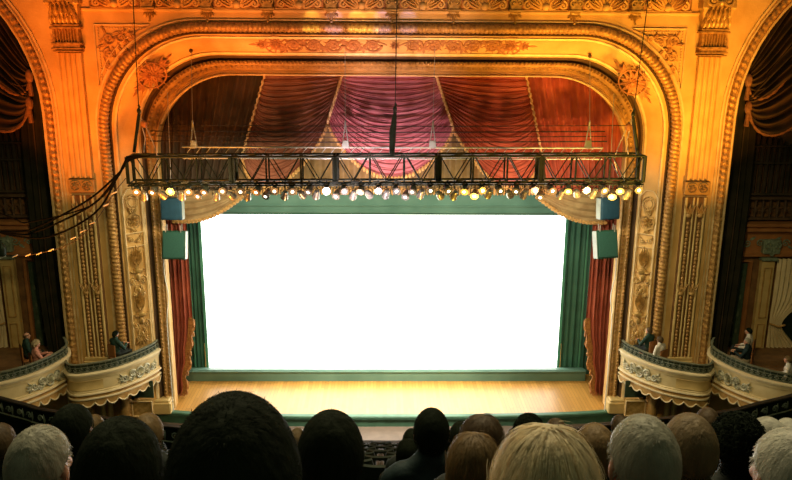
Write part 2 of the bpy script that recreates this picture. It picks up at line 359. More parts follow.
CN = 1/math.hypot(.58, .67)
RELIEFR = mat('ochre leaf relief', (.64, .36, .12), (.40, .20, .07), .5, .1, 9, .5, 30)
def cove_reliefs():
    # long scroll above the opening
    O = V((.04, -.50, 12.29)); fr = Fr(O, (1, 0, 0), (0, -.58, .67), (0, -.67, -.58)); mb = MB()
    for s in (-1, 1):
        rosette(mb, fr, s*3.55, 0, .31, .05, 11); ring2(mb, fr, s*3.55, 0, .34, .025); [leaf(mb, fr, s*3.55, 0, q*.57, .44, .05, .04) for q in range(11)]; rosette(mb, fr, s*4.0, 0, .2, .04, 7)
        rosette(mb, fr, s*.05, 0, .2, .04) if s > 0 else None
        for q in range(3): leaf(mb, fr, s*(3.78+.17*q), 0, (0 if s > 0 else PI), .28, .06, .04)
        for q in (-1, 1): leaf(mb, fr, s*3.8, 0, (q*.7 if s > 0 else PI+q*.7), .3, .05, .04)
        for k in range(5):
            u = s*(.62+.6*k); d = (-1)**k
            spiral(mb, fr, u, 0, .27, 1.8, 0 if d > 0 else PI, s*d, .042, .03)
            [leaf(mb, fr, u, 0, q*.78+k, .33, .055, .05) for q in range(8)]; [leaf(mb, fr, u+s*.3, -.14*d, q*1.2+k, .22, .055, .05) for q in range(5)]
            leaf(mb, fr, u, .12*d, PI/2*d*(-1), .2, .05, .05)
        path2(mb, fr, [(s*(.2+.1*k), .13*math.sin(k*.1*PI/.6)) for k in range(0, 31)], .022)
    o = mb.build('scroll_frieze_relief', ROSE); tag(o, 'long red brown leaf scroll relief across the top of the stage arch', 'ornament')
    for s, nm, cx in ((-1, 'left', 0), (1, 'right', .02)):
        P = at(152, 75, -.52) if s < 0 else at(633, 82, -.52)
        u = V((-1*s*.7071*-1, 0, .7071)); u = V((s*.71, 0, .70))     # outward across the cove
        Vv = V((u.x*.67, -.58, u.z*.67)); Nn = V((-u.x*.58, -.67, -u.z*.58)); T = Nn.cross(Vv)
        fr = Fr(P+Nn*.02, T, Vv, Nn); mb = MB()
        rosette(mb, fr, 0, 0, .40, .06, 11); ring2(mb, fr, 0, 0, .43, .025); [leaf(mb, fr, 0, 0, q*.52, .56, .07, .05) for q in range(12)]
        for q in (-1, 1):
            for a in (-.55, 0, .55): leaf(mb, fr, q*.38, 0, (a if q > 0 else PI+a), .34, .07, .05)
            leaf(mb, fr, q*.68, 0, 0 if q > 0 else PI, .22, .04, .04)
        o = mb.build('rosette_relief', ROSE); tag(o, 'red brown rosette relief on upper %s corner of the stage arch' % nm, 'ornament', 'corner rosettes of the arch')
        # tall candelabra panel
        Vv = V((0, 0, 1)); Uo = V((s*.69, -.58, 0)); Nn = V((-s*.58, -.69, 0))
        fr = Fr(V((s*8.24+.02, -.56, 0))+Nn.normalized()*.02, Uo, Vv, Nn); mb = MB()
        pl = [(-.30, 2.35), (-.30, 7.62), (-.12, 7.85), (.12, 7.85), (.30, 7.62), (.30, 2.35)]
        path2(mb, fr, pl+[pl[0]], .022); path2(mb, fr, [(-.30, 6.42), (.30, 6.42)], .022)
        path2(mb, fr, [(-.30, 5.98), (.30, 5.98)], .015)
        frame = mb
        ornament = MB()
        mb = ornament
        ring2(mb, fr, 0, 7.42, .2, .022, e=1.1); ring2(mb, fr, 0, 7.42, .13, .016)
        rosette(mb, fr, 0, 6.8, .2, .07, 8); ring2(mb, fr, 0, 6.8, .235, .02)
        for a in (-.5, 0, .5): leaf(mb, fr, 0, 7.0, PI/2+a, .3, .06, .05); leaf(mb, fr, 0, 6.58, -PI/2+a, .2, .05, .05)
        for q in (-1, 1): leaf(mb, fr, q*.16, 6.2, PI/2-q*.4, .18, .05, .05); spiral(mb, fr, q*.12, 6.2, .09, 1.2, 0, q, .025)
        for zc, sc in ((5.45, 1.), (3.95, .95)):
            for q in range(-3, 4): leaf(mb, fr, q*.02, zc-.18, PI/2+q*.25, (.74-.07*abs(q))*sc, .062, .11, 6, curl=-q*.10)
            mb.ball(fr(0, zc-.28, .02), (.16, .07, .11)); mb.ball(fr(0, zc-.5, .02), (.09, .06, .14))
            for q in (-1, 1):
                spiral(mb, fr, q*.17, zc-.62, .12, 1.5, PI/2, -q, .032)
                leaf(mb, fr, q*.05, zc-.75, -PI/2+q*.55, .4, .06, .06, curl=-q*.5)
                spiral(mb, fr, q*.15, zc-1.05, .1, 1.4, PI/2, q, .028)
                leaf(mb, fr, q*.06, zc-.35, q*.4+(0 if q > 0 else PI), .24, .05, .05)
            mb.ball(fr(0, zc-.95, .02), (.07, .05, .1))
        for q in range(-2, 3): leaf(mb, fr, 0, 2.95, -PI/2+q*.35, .4, .06, .06)
        rosette(mb, fr, 0, 2.95, .14, .06, 7)
        t = thing('candelabra_panel', 'tall gilt relief panel of urns and leaves, %s side of the stage arch' % nm, 'relief panel', (s*8.24, -.56, 2.3), 0, 'tall panels beside the stage')
        frame.build('panel_frame', FILLET, t); ornament.build('urn_and_leaf_relief', RELIEF, t)
        # spandrel
        fr = Fr((0, W-.005, 0), (1, 0, 0), (0, 0, 1), (0, -1, 0))
        a = [(s*8.72, 12.80), (s*8.72, 11.25)]; tri = [(8.66, 12.72), (7.02, 12.72), (7.5, 12.5), (7.98, 12.15), (8.32, 11.75), (8.56, 11.3), (8.66, 10.95)]
        mb = MB(); path2(mb, fr, [(s*(x+.17), z+.1) for x, z in tri]+[(s*8.83, 12.82)], .022)
        bd = MB()
        for p in resample([V((s*8.72, W-.02, 11.1)), V((s*8.72, W-.02, 12.72)), V((s*7.3, W-.02, 12.72))], .085): bd.ball(p, .026, 6, 4)
        t = thing('spandrel_panel', 'triangular leaf relief panel above the arch, upper %s corner' % nm, 'relief panel', (s*8.3, W, 12.3), 0, 'triangular corner panels')
        mb.build('panel_frame', FILLET, t); bd.build('bead_strip', FILLET, t); mb = MB()
        for (x, z, r, a0, d) in ((8.42, 12.42, .2, 0, 1), (8.05, 12.46, .15, PI, -1), (8.45, 11.98, .16, PI/2, -1), (7.75, 12.5, .1, 0, 1), (8.5, 11.62, .1, 0, 1)):
            spiral(mb, fr, s*x, z, r, 1.5, a0, d*s, .035, .03)
            for q in range(3): leaf(mb, fr, s*x, z, a0+q*2.1, r*1.5, .05, .06)
        for q in range(26):
            x = 8.6-rnd.random()**1.4*1.3; z = 12.62-rnd.random()**1.4*1.2
            if (8.7-x)/1.75+(12.75-z)/1.75 < .82: leaf(mb, fr, s*x, z, rnd.uniform(0, 6.28), rnd.uniform(.16, .28), .05, .07)
        for x, z, an in ((8.2, 12.2, -2.4), (8.3, 12.55, 2.9), (8.5, 11.8, -1.4), (7.9, 12.55, 3.0), (8.35, 12.2, -1.9)): leaf(mb, fr, s*x, z, an if s > 0 else PI-an, .3, .06, .06)
        mb.build('leaf_relief', RELIEFR, t)
cove_reliefs()

def pilasters():
    for s, nm in ((-1, 'left'), (1, 'right')):
        X = s*9.60; t = thing('fluted_pilaster', 'tall fluted gilded pilaster with leafy capital, %s of the stage arch' % nm, 'pilaster', (X, W, 1.2), 0, 'pilasters beside the stage arch')
        def fluted(z0, z1, w, d, nfl, top_r=True):
            prof = [(-w, 0), (-w, -d)]; n = nfl
            for k in range(n):
                a = -w+.05+(2*w-.1)*k/n; b = -w+.05+(2*w-.1)*(k+1)/n; g = (b-a)*.14
                prof += [(a+g, -d)]+[(a+g+(b-a-2*g)*j/6, -d+.085*math.sin(PI*j/6)**.6) for j in range(1, 6)]+[(b-g, -d)]
            prof += [(w, -d), (w, 0)]
            mb.loft([[V((X+x, W+y, z)) for x, y in prof] for z in (z0, z1)])
        mb = MB(); fluted(8.25, 12.0, .36, .16, 4); mb.build('fluted_shaft', GOLD, t)
        mb = MB(); mb.cbox((X, W-.07, 8.0), (.80, .18, .42), .02)
        fr = Fr((X, W-.17, 0), (1, 0, 0), (0, 0, 1), (0, -1, 0))
        for q in (-1, 1): rosette(mb, fr, q*.18, 8.0, .13, .04, 7)
        ring2(mb, fr, -.18, 8, .15, .014); ring2(mb, fr, .18, 8, .15, .014); mb.build('rosette_band', GOLDD, t)
        mb = MB(); mb.box((X, W-.05, 4.95), (.74, .12, 5.5)); mb.build('lower_shaft', BROWN, t)  # brown colour stands for the deep shadow between the reeds
        for x, r in ((-.3, .045), (.3, .045), (-.06, .03), (.06, .03)):
            mb = MB(); mb.tube([V((X+x, W-.13, 2.3)), V((X+x, W-.13, 7.7))], r, 8); mb.build('vertical_reed', OCHRE, t)
        for x in (-.18, .18):
            mb = MB()
            zz = 2.3
            while zz < 6.9:
                mb.ball((X+x, W-.13, zz), (.055, .05, .075), 6, 4); zz += .13
            mb.build('bead_drop', ROPE, t); mb0 = mb
            for z0 in (7.35, 4.75):
                mb = MB()
                for q in (-1, 0, 1): leaf(mb, fr, x, z0-.2, PI/2+q*.5, .36, .06, .06)
                mb.ball((X+x, W-.15, z0-.22), (.10, .07, .09)); mb.build('leaf_knot', GOLDD, t)
        mb = MB(); mb.cbox((X, W-.1, 1.95), (.9, .26, .5), .03); mb.cbox((X, W-.1, 2.25), (.84, .2, .12), .02); mb.build('pilaster_base', OCHRE, t)
        mb = MB()                                 # capital: rings, fluted neck, leaf cup, scrolls
        for z, w, h in ((12.05, .42, .05), (12.13, .45, .05), (12.27, .44, .07), (12.72, .45, .07), (12.80, .41, .05)): mb.cbox((X, W-.12, z), (2*w, .32, h), .012)
        mb.box((X, W-.11, 12.2), (.78, .28, .12)); fluted(12.3, 12.70, .38, .25, 8); mb.build('capital_neck', ROPE, t)
        mb = MB(); mb.loft([[V((X-w, W, z)), V((X-w, W-d, z)), V((X+w, W-d, z)), V((X+w, W, z))] for z, w, d in ((12.82, .36, .22), (13.1, .42, .28), (13.35, .44, .34), (13.42, .50, .4), (14.5, .42, .3))])
        fr = Fr((X, W-.24, 12.84), (1, 0, 0), (0, -.25, 1), (0, -1, 0))
        for q in range(-3, 4): leaf(mb, fr, q*.125, 0, PI/2+q*.05, .42, .08, .13)
        for q in range(-2, 3): leaf(mb, fr, q*.16, .21, PI/2+q*.1, .42, .09, .17)
        cap = mb.build('leafy_capital', RELIEF, t); mb = MB()
        fr = Fr((X, W-.42, 0), (1, 0, 0), (0, 0, 1), (0, -1, 0))
        for q in (-1, 1): spiral(mb, fr, q*.22, 13.62, .19, 1.6, PI/2, -q, .05, .03); spiral(mb, fr, q*.18, 14.0, .12, 1.4, PI/2, q, .04, .03)
        mb.ball((X, W-.5, 13.55), .11); leaf(mb, fr, 0, 13.5, PI/2, .5, .12, .1)
        mb.build('capital_scrolls', RELIEF, cap)
pilasters()

# ------------------------------------------------------------------ stage: screen, masking, curtains
FRINGED = mat('red gold bullion fringe', (.52, .25, .07), (.28, .11, .035), .6, 0, 14, .6, 60)
def stage():
    xl, xr = -6.98, 6.53; z0, z1 = .16, 6.27; Y = 3.0
    t = thing('projection_screen', 'large bright white projection screen glowing in the middle of the stage', 'screen', ((xl+xr)/2, Y, z0))
    mb = MB(); mb.box(((xl+xr)/2, Y+.03, (z0+z1)/2), (xr-xl, .04, z1-z0)); mb.build('screen_surface', SCREEN, t, False)
    mb = MB()
    for x in (xl, xr): mb.box((x, Y-.0, (z0+z1)/2), (.10, .10, z1-z0+.1))
    for z in (z0-.03, z1+.03): mb.box(((xl+xr)/2, Y, z), (xr-xl+.1, .10, .10))
    mb.build('screen_frame', TEAL2, t, False)
    t = thing('green_glow_masking', 'dark masking cloth coloured with green glow around the white screen, above beside and below', 'masking', ((xl+xr)/2, 2.85, -.2))
    mb = MB(); mb.box((-.25, 2.85, 6.95), (15.6, .08, 1.25))
    for z in (6.38, 6.62): mb.box((-.25, 2.79, z), (15.4, .06, .035))
    mb.build('header_panel', TEALH, t, False)
    zt = at(390, 371, 2.2).z; mb = MB(); mb.box((-.25, 2.24, zt/2), (15.3, .08, zt)); mb.box((-.25, 2.19, zt-.03), (15.3, .05, .04)); mb.box((-.25, 2.5, zt-.05), (15.3, .5, .03), Matrix.Rotation(R(-14), 3, 'X')); mb.build('sill_panel', TEALH, t, False)
    for s, xa, xb in ((-1, -7.85, xl-.03), (1, xr+.03, 7.85)):
        mb = MB(); n = 60
        mb.loft([[V((xa+(xb-xa)*k/n, 2.84-.03*math.cos(k*PI/5)-(.05 if k % 20 < 2 else 0), z)) for k in range(n+1)] for z in (-.1, 7.0)])
        mb.build('side_panel', TEAL, t)
        mb = MB(); mb.box((xa*.45+xb*.55, 2.77, 3.2), (.05, .05, 6.3)); mb.build('side_panel_seam', TEAL2, t, False)
    # red leg curtains with bullion fringe
    for s, nm in ((-1, 'left'), (1, 'right')):
        t = thing('leg_curtain', 'tall red velvet leg curtain with gold fringed edge, %s of the screen' % nm, 'curtain', (s*7.3, 1.0, .02), 0, 'red leg curtains beside the screen')
        mb = MB(); rows = []; edge = []
        for i in range(41):
            z = 7.4-(7.38)*i/40; q = min(1, max(0, (3.0-z)/3.0)); xin = 6.93+.50*q**1.2+.06*math.sin(i*1.1)*q; xout = 7.75
            rows.append([V((s*(xin+(xout-xin)*k/44), 1.0+.075*math.sin(k*.86+.25*math.sin(z))+.04*math.sin(k*.37), z)) for k in range(45)])
            if z < 3.1: edge.append(rows[-1][0])
        mb.loft(rows); mb.build('drape', REDV, t)
        mb = MB(); fr_rows = []
        for j, p in enumerate(edge):
            w = .08+.05*math.sin(j*1.5)
            fr_rows.append([p+V((-s*w+.02*s*math.sin(j*2.3), -.05+.03*math.sin(j*3.), -.06)), p+V((-s*w*.5, -.10, .01)), p+V((s*.05, -.07, .03)), p+V((s*.14, -.03, 0))])
        mb.loft(fr_rows)
        for j in range(1, len(edge)-1, 2):
            p = edge[j]; mb.ball(p+V((-s*.07, -.1, -.03)), (.045, .05, .11), 6, 4)
        mb.build('bullion_fringe', FRINGED, t)
        # tan tie-back swag at the top corner
        t2 = thing('corner_swag', 'tan gathered drape swag at top %s corner of the screen' % nm, 'drape', (s*6.6, .85, 6.6), 0, 'tan swags at the screen corners')
        rows = []; N = 26
        for i in range(N+1):
            v = i/N; a = V((s*(7.85-.55*v), .85, 7.95-1.45*v)); b = V((s*(4.9+.35*(1-v)), .85, 7.75-.35*v)); row = []
            for k in range(25):
                u = k/24; p = a.lerp(b, u); p.z -= .28*math.sin(PI*u)*v; p.y -= .10*math.sin(PI*u)+.05*math.sin(v*38+u*2); row.append(p)
            rows.append(row)
        mb = MB(); mb.loft(rows); mb.build('gathered_cloth', TAN, t2)
        mb = MB()
        for k, p in enumerate(resample(rows[-1], .13)): mb.ball(p+V((0, -.03, -.03)), (.085, .05, .07), 7, 4)
        mb.build('scalloped_fringe', FRINGE, t2)
stage()

def grand_drape():
    Y = .55
    def g(px, py, y=Y): return at(px, py, y)
    t = thing('grand_drape', 'swagged red velvet grand drape with gold cords under the arch', 'curtain', (0, Y, 7.5))
    # pleated cloth behind the swags
    mb = MB(); n = 300; rows = []
    for i in range(9):
        z = 11.7-(11.7-7.55)*i/8
        rows.append([V((-8.1+16.2*k/n, Y+.35+.06*math.sin(k*.9), z)) for k in range(n+1)])
    mb.loft(rows); mb.build('pleated_back_cloth', BACKC, t)
    mb = MB()
    for k in range(150):
        x = -8.0+16*k/149; mb.ball((x, Y+.3, 7.52), (.05, .03, .13), 6, 4)
    mb.build('bottom_fringe', FRINGE, t)
    def swag(name, L, Rg, sag, m, fq=9, amp=.040, nv=130, nu=30, pl=1., skew=.5, border=True):
        # L, Rg: (x, z) at top and bottom of either edge
        rows = []
        for i in range(nv+1):
            v = i/nv; a = V((sub(L[0][0], L[1][0], v), 0, sub(L[0][1], L[1][1], v))); b = V((sub(Rg[0][0], Rg[1][0], v), 0, sub(Rg[0][1], Rg[1][1], v)))
            row = []
            for k in range(nu+1):
                u = k/nu; p = a.lerp(b, u); uu = u**(math.log(.5)/math.log(skew)); p.z -= sag*v**1.15*(4*uu*(1-uu))**.8
                e = math.sin(PI*u)**.5 if pl else 1
                p.y = Y-.10-.18*math.sin(PI*u)*v+amp*math.sin(v*fq*2*PI+1.2*math.sin(u*3+i*.02))*(.35+.65*e)+.018*math.sin(v*fq*5.3*PI+u*5)
                row.append(p)
            rows.append(row)
        mb = MB(); mb.loft(rows); o = mb.build(name, m, t)
        if border:
            mb = MB()
            for k, p in enumerate(resample(rows[-1], .12)): mb.ball(p+V((0, -.04, -.03)), (.05, .035, .085), 6, 4)
            mb.build('swag_fringe', FRINGE, t)
    def X(p): return (p.x, p.z)
    A2 = X(g(266, 73)); A3 = X(g(343, 73)); A4 = X(g(435, 73)); A5 = X(g(525, 74)); E2 = X(g(243, 156)); E3 = X(g(328, 122)); E4 = X(g(453, 129)); E5 = X(g(541, 156))
    swag('centre_swag', (A3, E3), (A4, E4), 1.65, PINKLIT, 19, border=True)
    swag('side_swag', (A2, (E2[0], E2[1]-.1)), (A3, E3), 1.25, DIMLIT, 19, skew=.42)
    swag('side_swag', (A4, E4), (A5, (E5[0], E5[1]-.1)), 1.25, REDV, 19, skew=.58)
    for s, A, E, m in ((-1, A2, E2, SHADEV), (1, A5, E5, REDV)):       # outer panels of slanting folds, the left one coloured as shaded
        n = 110; rows = []
        for i in range(15):
            v = i/14; z = 11.6-4.0*v; xin = sub(A[0], E[0], v*1.5); xo = s*8.0
            rows.append([V((sub(xin, xo, k/n), Y-.03+.075*math.sin(k*.78+.6*math.sin(v*2))+.03*math.sin(k*.31), z)) for k in range(n+1)])
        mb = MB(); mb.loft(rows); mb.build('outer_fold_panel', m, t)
    # tasselled cords
    for P0, P1, ext in ((A2, E2, 0), (A3, E3, 1), (A4, E4, 1), (A5, E5, 0)):
        mb = MB(); a = V((P0[0], Y-.2, P0[1])); b = V((P1[0], Y-.24, P1[1])); n = 14
        mb.tube([a.lerp(b, k/n) for k in range(n+1)], .022, 6)
        for k in range(n): mb.ball(a.lerp(b, (k+.5)/n), (.05, .05, .09), 6, 4)
        mb.build('tasselled_cord', CORD, t)
BACKC = mat('olive gold pleated cloth', (.30, .19, .07), (.18, .12, .05), .6, 0, 3, .2, 30)
DIMLIT = mat('dim lit red velvet', (.34, .14, .08), (.24, .09, .05), .65, 0, 2.2, .25, 30, spec=.2)  # same red velvet, browner where the left swag gets less light
SHADEV = mat('shaded red velvet', (.10, .06, .035), (.06, .045, .025), .7, 0, 2.2, .25, 30, spec=.2)  # same velvet darkened for the poorly lit left panel
grand_drape()

# ------------------------------------------------------------------ lighting truss and lamps
TY = -3.0
def tz(x): return .0068*x                        # the truss hangs a touch lower on the left
def truss():
    x0, x1 = -7.46, 7.16; zt, zb, dp = 9.25, 8.50, .55
    t = thing('lighting_truss', 'long black box truss hung across the stage opening', 'truss', ((x0+x1)/2, TY, zb)); bays = 15; bw = (x1-x0)/bays
    for y in (TY, TY+dp):
        for z in (zt, zb):
            mb = MB(); mb.tube([V((x0, y, z+tz(x0))), V((x1, y, z+tz(x1)))], .036, 8); mb.build('chord', STEEL, t)
    for y, nm in ((TY, 'front_lattice'), (TY+dp, 'rear_lattice')):
        mb = MB()
        for k in range(bays+1):
            x = x0+bw*k; r = .055 if k % 3 == 0 else .028
            mb.tube([V((x, y, zb+tz(x))), V((x, y, zt+tz(x)))], r, 6)
            if k % 3 == 0 and 0 < k < bays: mb.box((x, y, (zt+zb)/2+tz(x)), (.17, .06, .78))
            if k < bays:
                xm = x+bw/2
                mb.tube([V((x+.05, y, zt+tz(x))), V((xm, y, zb+tz(x)))], .017, 6); mb.tube([V((xm, y, zb+tz(x))), V((x+bw-.05, y, zt+tz(x)))], .017, 6)
        mb.build(nm, STEEL, t)
    for z in (zt, zb):
        mb = MB()
        for k in range(bays+1):
            x = x0+bw*k; mb.tube([V((x, TY, z+tz(x))), V((x, TY+dp, z+tz(x)))], .02, 6)
            if k < bays: mb.tube([V((x, TY, z+tz(x))), V((x+bw, TY+dp, z+tz(x)))], .014, 6)
        mb.build('cross_brace', STEEL, t)
    mb = MB(); mb.tube([V((x0, TY-.06, zb-.055+tz(x0))), V((x1, TY-.06, zb-.055+tz(x1)))], .025, 8)
    for k in range(31):
        x = x0+.1+(x1-x0-.2)*k/30; mb.tube([V((x, TY-.05, zb+tz(x))), V((x, TY-.06, zb-.13+tz(x)))], .012, 5)
    mb.build('lamp_pipe', STEEL, t)
    mb = MB()                                     # small power boxes and coiled cables on the chord
    for k in range(24):
        x = x0+.4+(x1-x0-.8)*k/23; mb.box((x, TY-.05, zb+.03+tz(x)), (.20, .06, .05))
    mb.build('socket_box', STEEL, t)
    # lamps
    def lamp(x, y, z, tiltx, tiltz, label, grp):
        t = thing('par_lamp', label, 'stage lamp', (x, y, z), 0, grp)
        M = Matrix.Rotation(tiltz, 3, 'Z') @ Matrix.Rotation(tiltx, 3, 'X')
        prof = [(.035, .17), (.075, .14), (.085, .05), (.10, .03), (.10, -.08), (.115, -.11), (.115, -.13), (.098, -.13)]
        mb = MB(); mb.lathe((0, 0, -.13), prof, 12, M); can = mb.build('can', CHROME, t, local=True)
        mb = MB(); mb.lathe((0, 0, -.13), [(.02, -.105), (.066, -.112), (.066, -.120), (.04, -.132), (.01, -.136)], 12, M); mb.build('lens', LENS, can, local=True)
        mb = MB(); mb.tube([V((-.115, 0, -.14)), V((-.12, 0, 0)), V((0, 0, .045)), V((.12, 0, 0)), V((.115, 0, -.14))], .012, 5)
        mb.tube([V((0, 0, .04)), V((0, 0, .11))], .014, 5); mb.box((0, 0, .10), (.05, .06, .05)); mb.build('yoke', STEEL, t, local=True)
        return t
    protos = [lamp(0, 0, 0, R(a), R(b), 'x', 'y') for a, b in ((-70, 12), (-60, -14), (-78, 3), (40, 20), (55, -25))]
    pxs = [137+17.24*k for k in range(30)]; used = set()
    def put(i, x, y, z, label, grp):
        if i not in used:
            used.add(i); o = protos[i]; o.location = (x, y, z); o['label'] = label; o['group'] = grp
        else: dup(protos[i], (x, y, z), 0, label, grp)
    for k, px in enumerate(pxs):
        x = at(px, 186, TY).x; z = zb-.045+tz(x)
        put([0, 1, 2][k % 3], x, TY-.06, z, 'lit silver par lamp in the front row under the truss, %s from left' % ORD[k+1], 'front row of lamps under the truss')
    for k in range(29):
        x = at(pxs[k]+8.6+rnd.uniform(-2, 2), 192, TY+.1).x; z = zb-.22+tz(x)+rnd.uniform(-.03, .03)
        put([3, 4, 3, 1][k % 4], x, TY+.10, z, 'silver par lamp hung lower, behind the front row, %s from left' % ORD[k+1], 'rear row of lamps under the truss')
    # hoists
    for px, py, nm, xa in ((139, 114, 'left end', 133), (395, 112, 'centre', 397), (633, 117, 'right end', 648)):
        p = at(px, py, TY+.27); topz = 16.2
        t = thing('chain_hoist', 'black chain hoist and wire holding the %s of the truss' % nm, 'hoist', (p.x, p.y, 9.3), 0, 'chain hoists above the truss')
        q = at(xa, 0, TY+.27); q = p+(q-p)*((topz-p.z)/(q.z-p.z))
        mb = MB(); mb.tube([p, q], .014, 5); mb.build('hanging_wire', WIRE, t)
        mb = MB(); mb.tube([p+V((0, 0, .25)), p+V((.03, 0, .2)), p+V((-.02, 0, .12)), p], .03, 6); mb.ball(p+V((0, 0, .08)), (.06, .05, .09)); mb.build('hook', STEEL, t)
        mb = MB()
        if nm == 'centre':
            mb.tube([p, V((p.x-.06, p.y, 9.9)), V((p.x-.08, p.y, 9.25))], [.05, .10, .07], 8); mb.build('chain_bag', STEEL, t)
        else:
            s = 1 if nm[0] == 'l' else -1
            mb.tube([p, V((p.x-.22*s, p.y, 9.3))], .05, 6); mb.build('hoist_strap', STEEL, t)
            mb = MB(); mb.tube(catmull([p, V((p.x+.25*s, p.y, 9.8)), V((p.x+.42*s, p.y, 9.2)), V((p.x+.3*s, p.y, 8.7))]), .016, 5)
            mb.tube([p, V((p.x+.12*s, p.y, 9.7)), V((p.x+.05*s, p.y, 9.3))], .016, 5); mb.build('pale_sling', PALEW, t)
            mb = MB(); mb.ball(p+V((.12*s, -.02, -.28)), (.09, .06, .12)); mb.build('hoist_motor', RUST, t)
truss()

def rigging():
    # batten with hanging wires behind the truss
    Y = -.9
    t = thing('lighting_batten', 'thin pale pipe batten just above and behind the truss', 'batten', (0, Y, 9.25))
    mb = MB(); a, b = at(182, 147, Y), at(603, 148, Y); mb.tube([a, b], .028, 8); mb.build('pipe', GREYP, t)
    mb = MB(); mb.tube([a+V((0, 0, -.35)), b+V((0, 0, -.35))], .02, 6)
    n = 44
    for k in range(n):
        p = a.lerp(b, k/n); q = a.lerp(b, (k+1)/n); mb.tube([p+V((0, 0, -.35)), q], .011, 5)
    mb.build('lower_lattice', GREYP, t)
    for px, py, px2, nm in ((191, 51, 194, 'far left'), (345, 46, 345.5, 'left of centre'), (435, 46, 432.5, 'right of centre'), (590, 56, 588, 'far right')):
        p = at(px, py, -.45); q = at(px2, 147, Y); r = q+V((0, 0, .75))
        t = thing('bridle_wire', 'thin pale wire with forked bridle holding the batten, %s' % nm, 'wire', tuple(p), 0, 'wires holding the batten')
        mb = MB(); mb.tube([p, r], .009, 5); mb.build('upper_wire', PALEW, t)
        mb = MB(); mb.ball(p, .06, 8, 5); mb.build('arch_hole_collar', GROOVE, t)
        mb = MB(); mb.tube([r, q+V((-.10, 0, 0))], .02, 5); mb.tube([r, q+V((.10, 0, 0))], .02, 5); mb.ball(r, (.03, .03, .08)); mb.box(q+V((0, 0, .08)), (.16, .07, .24)); mb.build('bridle', GREYP, t)
    for k, (py, r, x0, x1) in enumerate(((125, .013, 160, 634), (131, .020, 150, 605), (136, .015, 156, 606), (141, .022, 150, 607))):
        a, b = at(x0, py, -.35), at(x1, py+.5, -.35); mb = MB(); mb.tube([a, (a+b)/2+V((0, 0, -.04)), b], r, 6)
        o = mb.build('stage_pipe', WIRE); tag(o, 'thin dark horizontal pipe across the red drape, %s from the top' % ORD[k+1], 'pipe', 'thin pipes across the drape')
    # cable loom swagging off to the left
    base = at(130, 160, TY)
    for k, (mid, end) in enumerate((((88, 200), (40, 226)), ((92, 205), (38, 231)), ((96, 212), (52, 236)), ((90, 206), (30, 222)))):
        P = [at(150, 156, TY), base+V((0, -.05*k, .03*k)), at(118, 174+k, TY), at(*mid, TY), at(*end, TY), at(15, end[1]+6-3*k, TY-.2), at(-20, end[1]+2-6*k, TY-.4), at(-60, end[1]-20, TY-.6)]
        mb = MB(); mb.tube(catmull(P, 8), .030 if k < 3 else .022, 6); o = mb.build('power_cable', RUBBER)
        tag(o, 'black power cable sagging from the left end of the truss, %s of four' % ['topmost', 'second', 'lowest', 'thinnest'][k], 'cable', 'cables from the truss')
    t = thing('tagged_rope', 'dark rope with small white tags sagging below the black cables at left', 'rope', tuple(at(60, 247, TY)))
    P = catmull([at(126, 178, TY), at(114, 193, TY), at(100, 215, TY), at(85, 233, TY), at(65, 246, TY), at(40, 253, TY), at(15, 256, TY), at(-10, 254, TY), at(-50, 240, TY)], 8)
    mb = MB(); mb.tube(P, .012, 5); mb.build('rope', WIRE, t)
    for px, py in ((114, 193), (106, 205), (92, 223), (83, 231), (73, 238), (51, 250), (39, 253.5), (28, 255), (15, 256), (3, 257)):
        c = at(px, py, TY-.02); mb = MB(); mb.tube([c+V((-.08, 0, -.035)), c+V((.08, 0, .035))], .018, 5); mb.build('white_tag', WTAPE, t)
    t = thing('hanging_lantern', 'small dark lantern with bright rim hanging at far left', 'lantern', tuple(at(2, 252, TY)))
    c = at(2, 250, TY); mb = MB(); mb.lathe(c, [(.02, .3), (.04, .2), (.10, .14), (.12, .0), (.10, -.17), (.04, -.2)], 10); mb.build('lantern_body', STEEL, t)
    mb = MB(); mb.tube([c+V((0, 0, .4)), c+V((0, 0, 2.2)), V((c.x-1.6, c.y, c.z+9.2))], .01, 5); mb.build('lantern_wire', WIRE, t)
rigging()

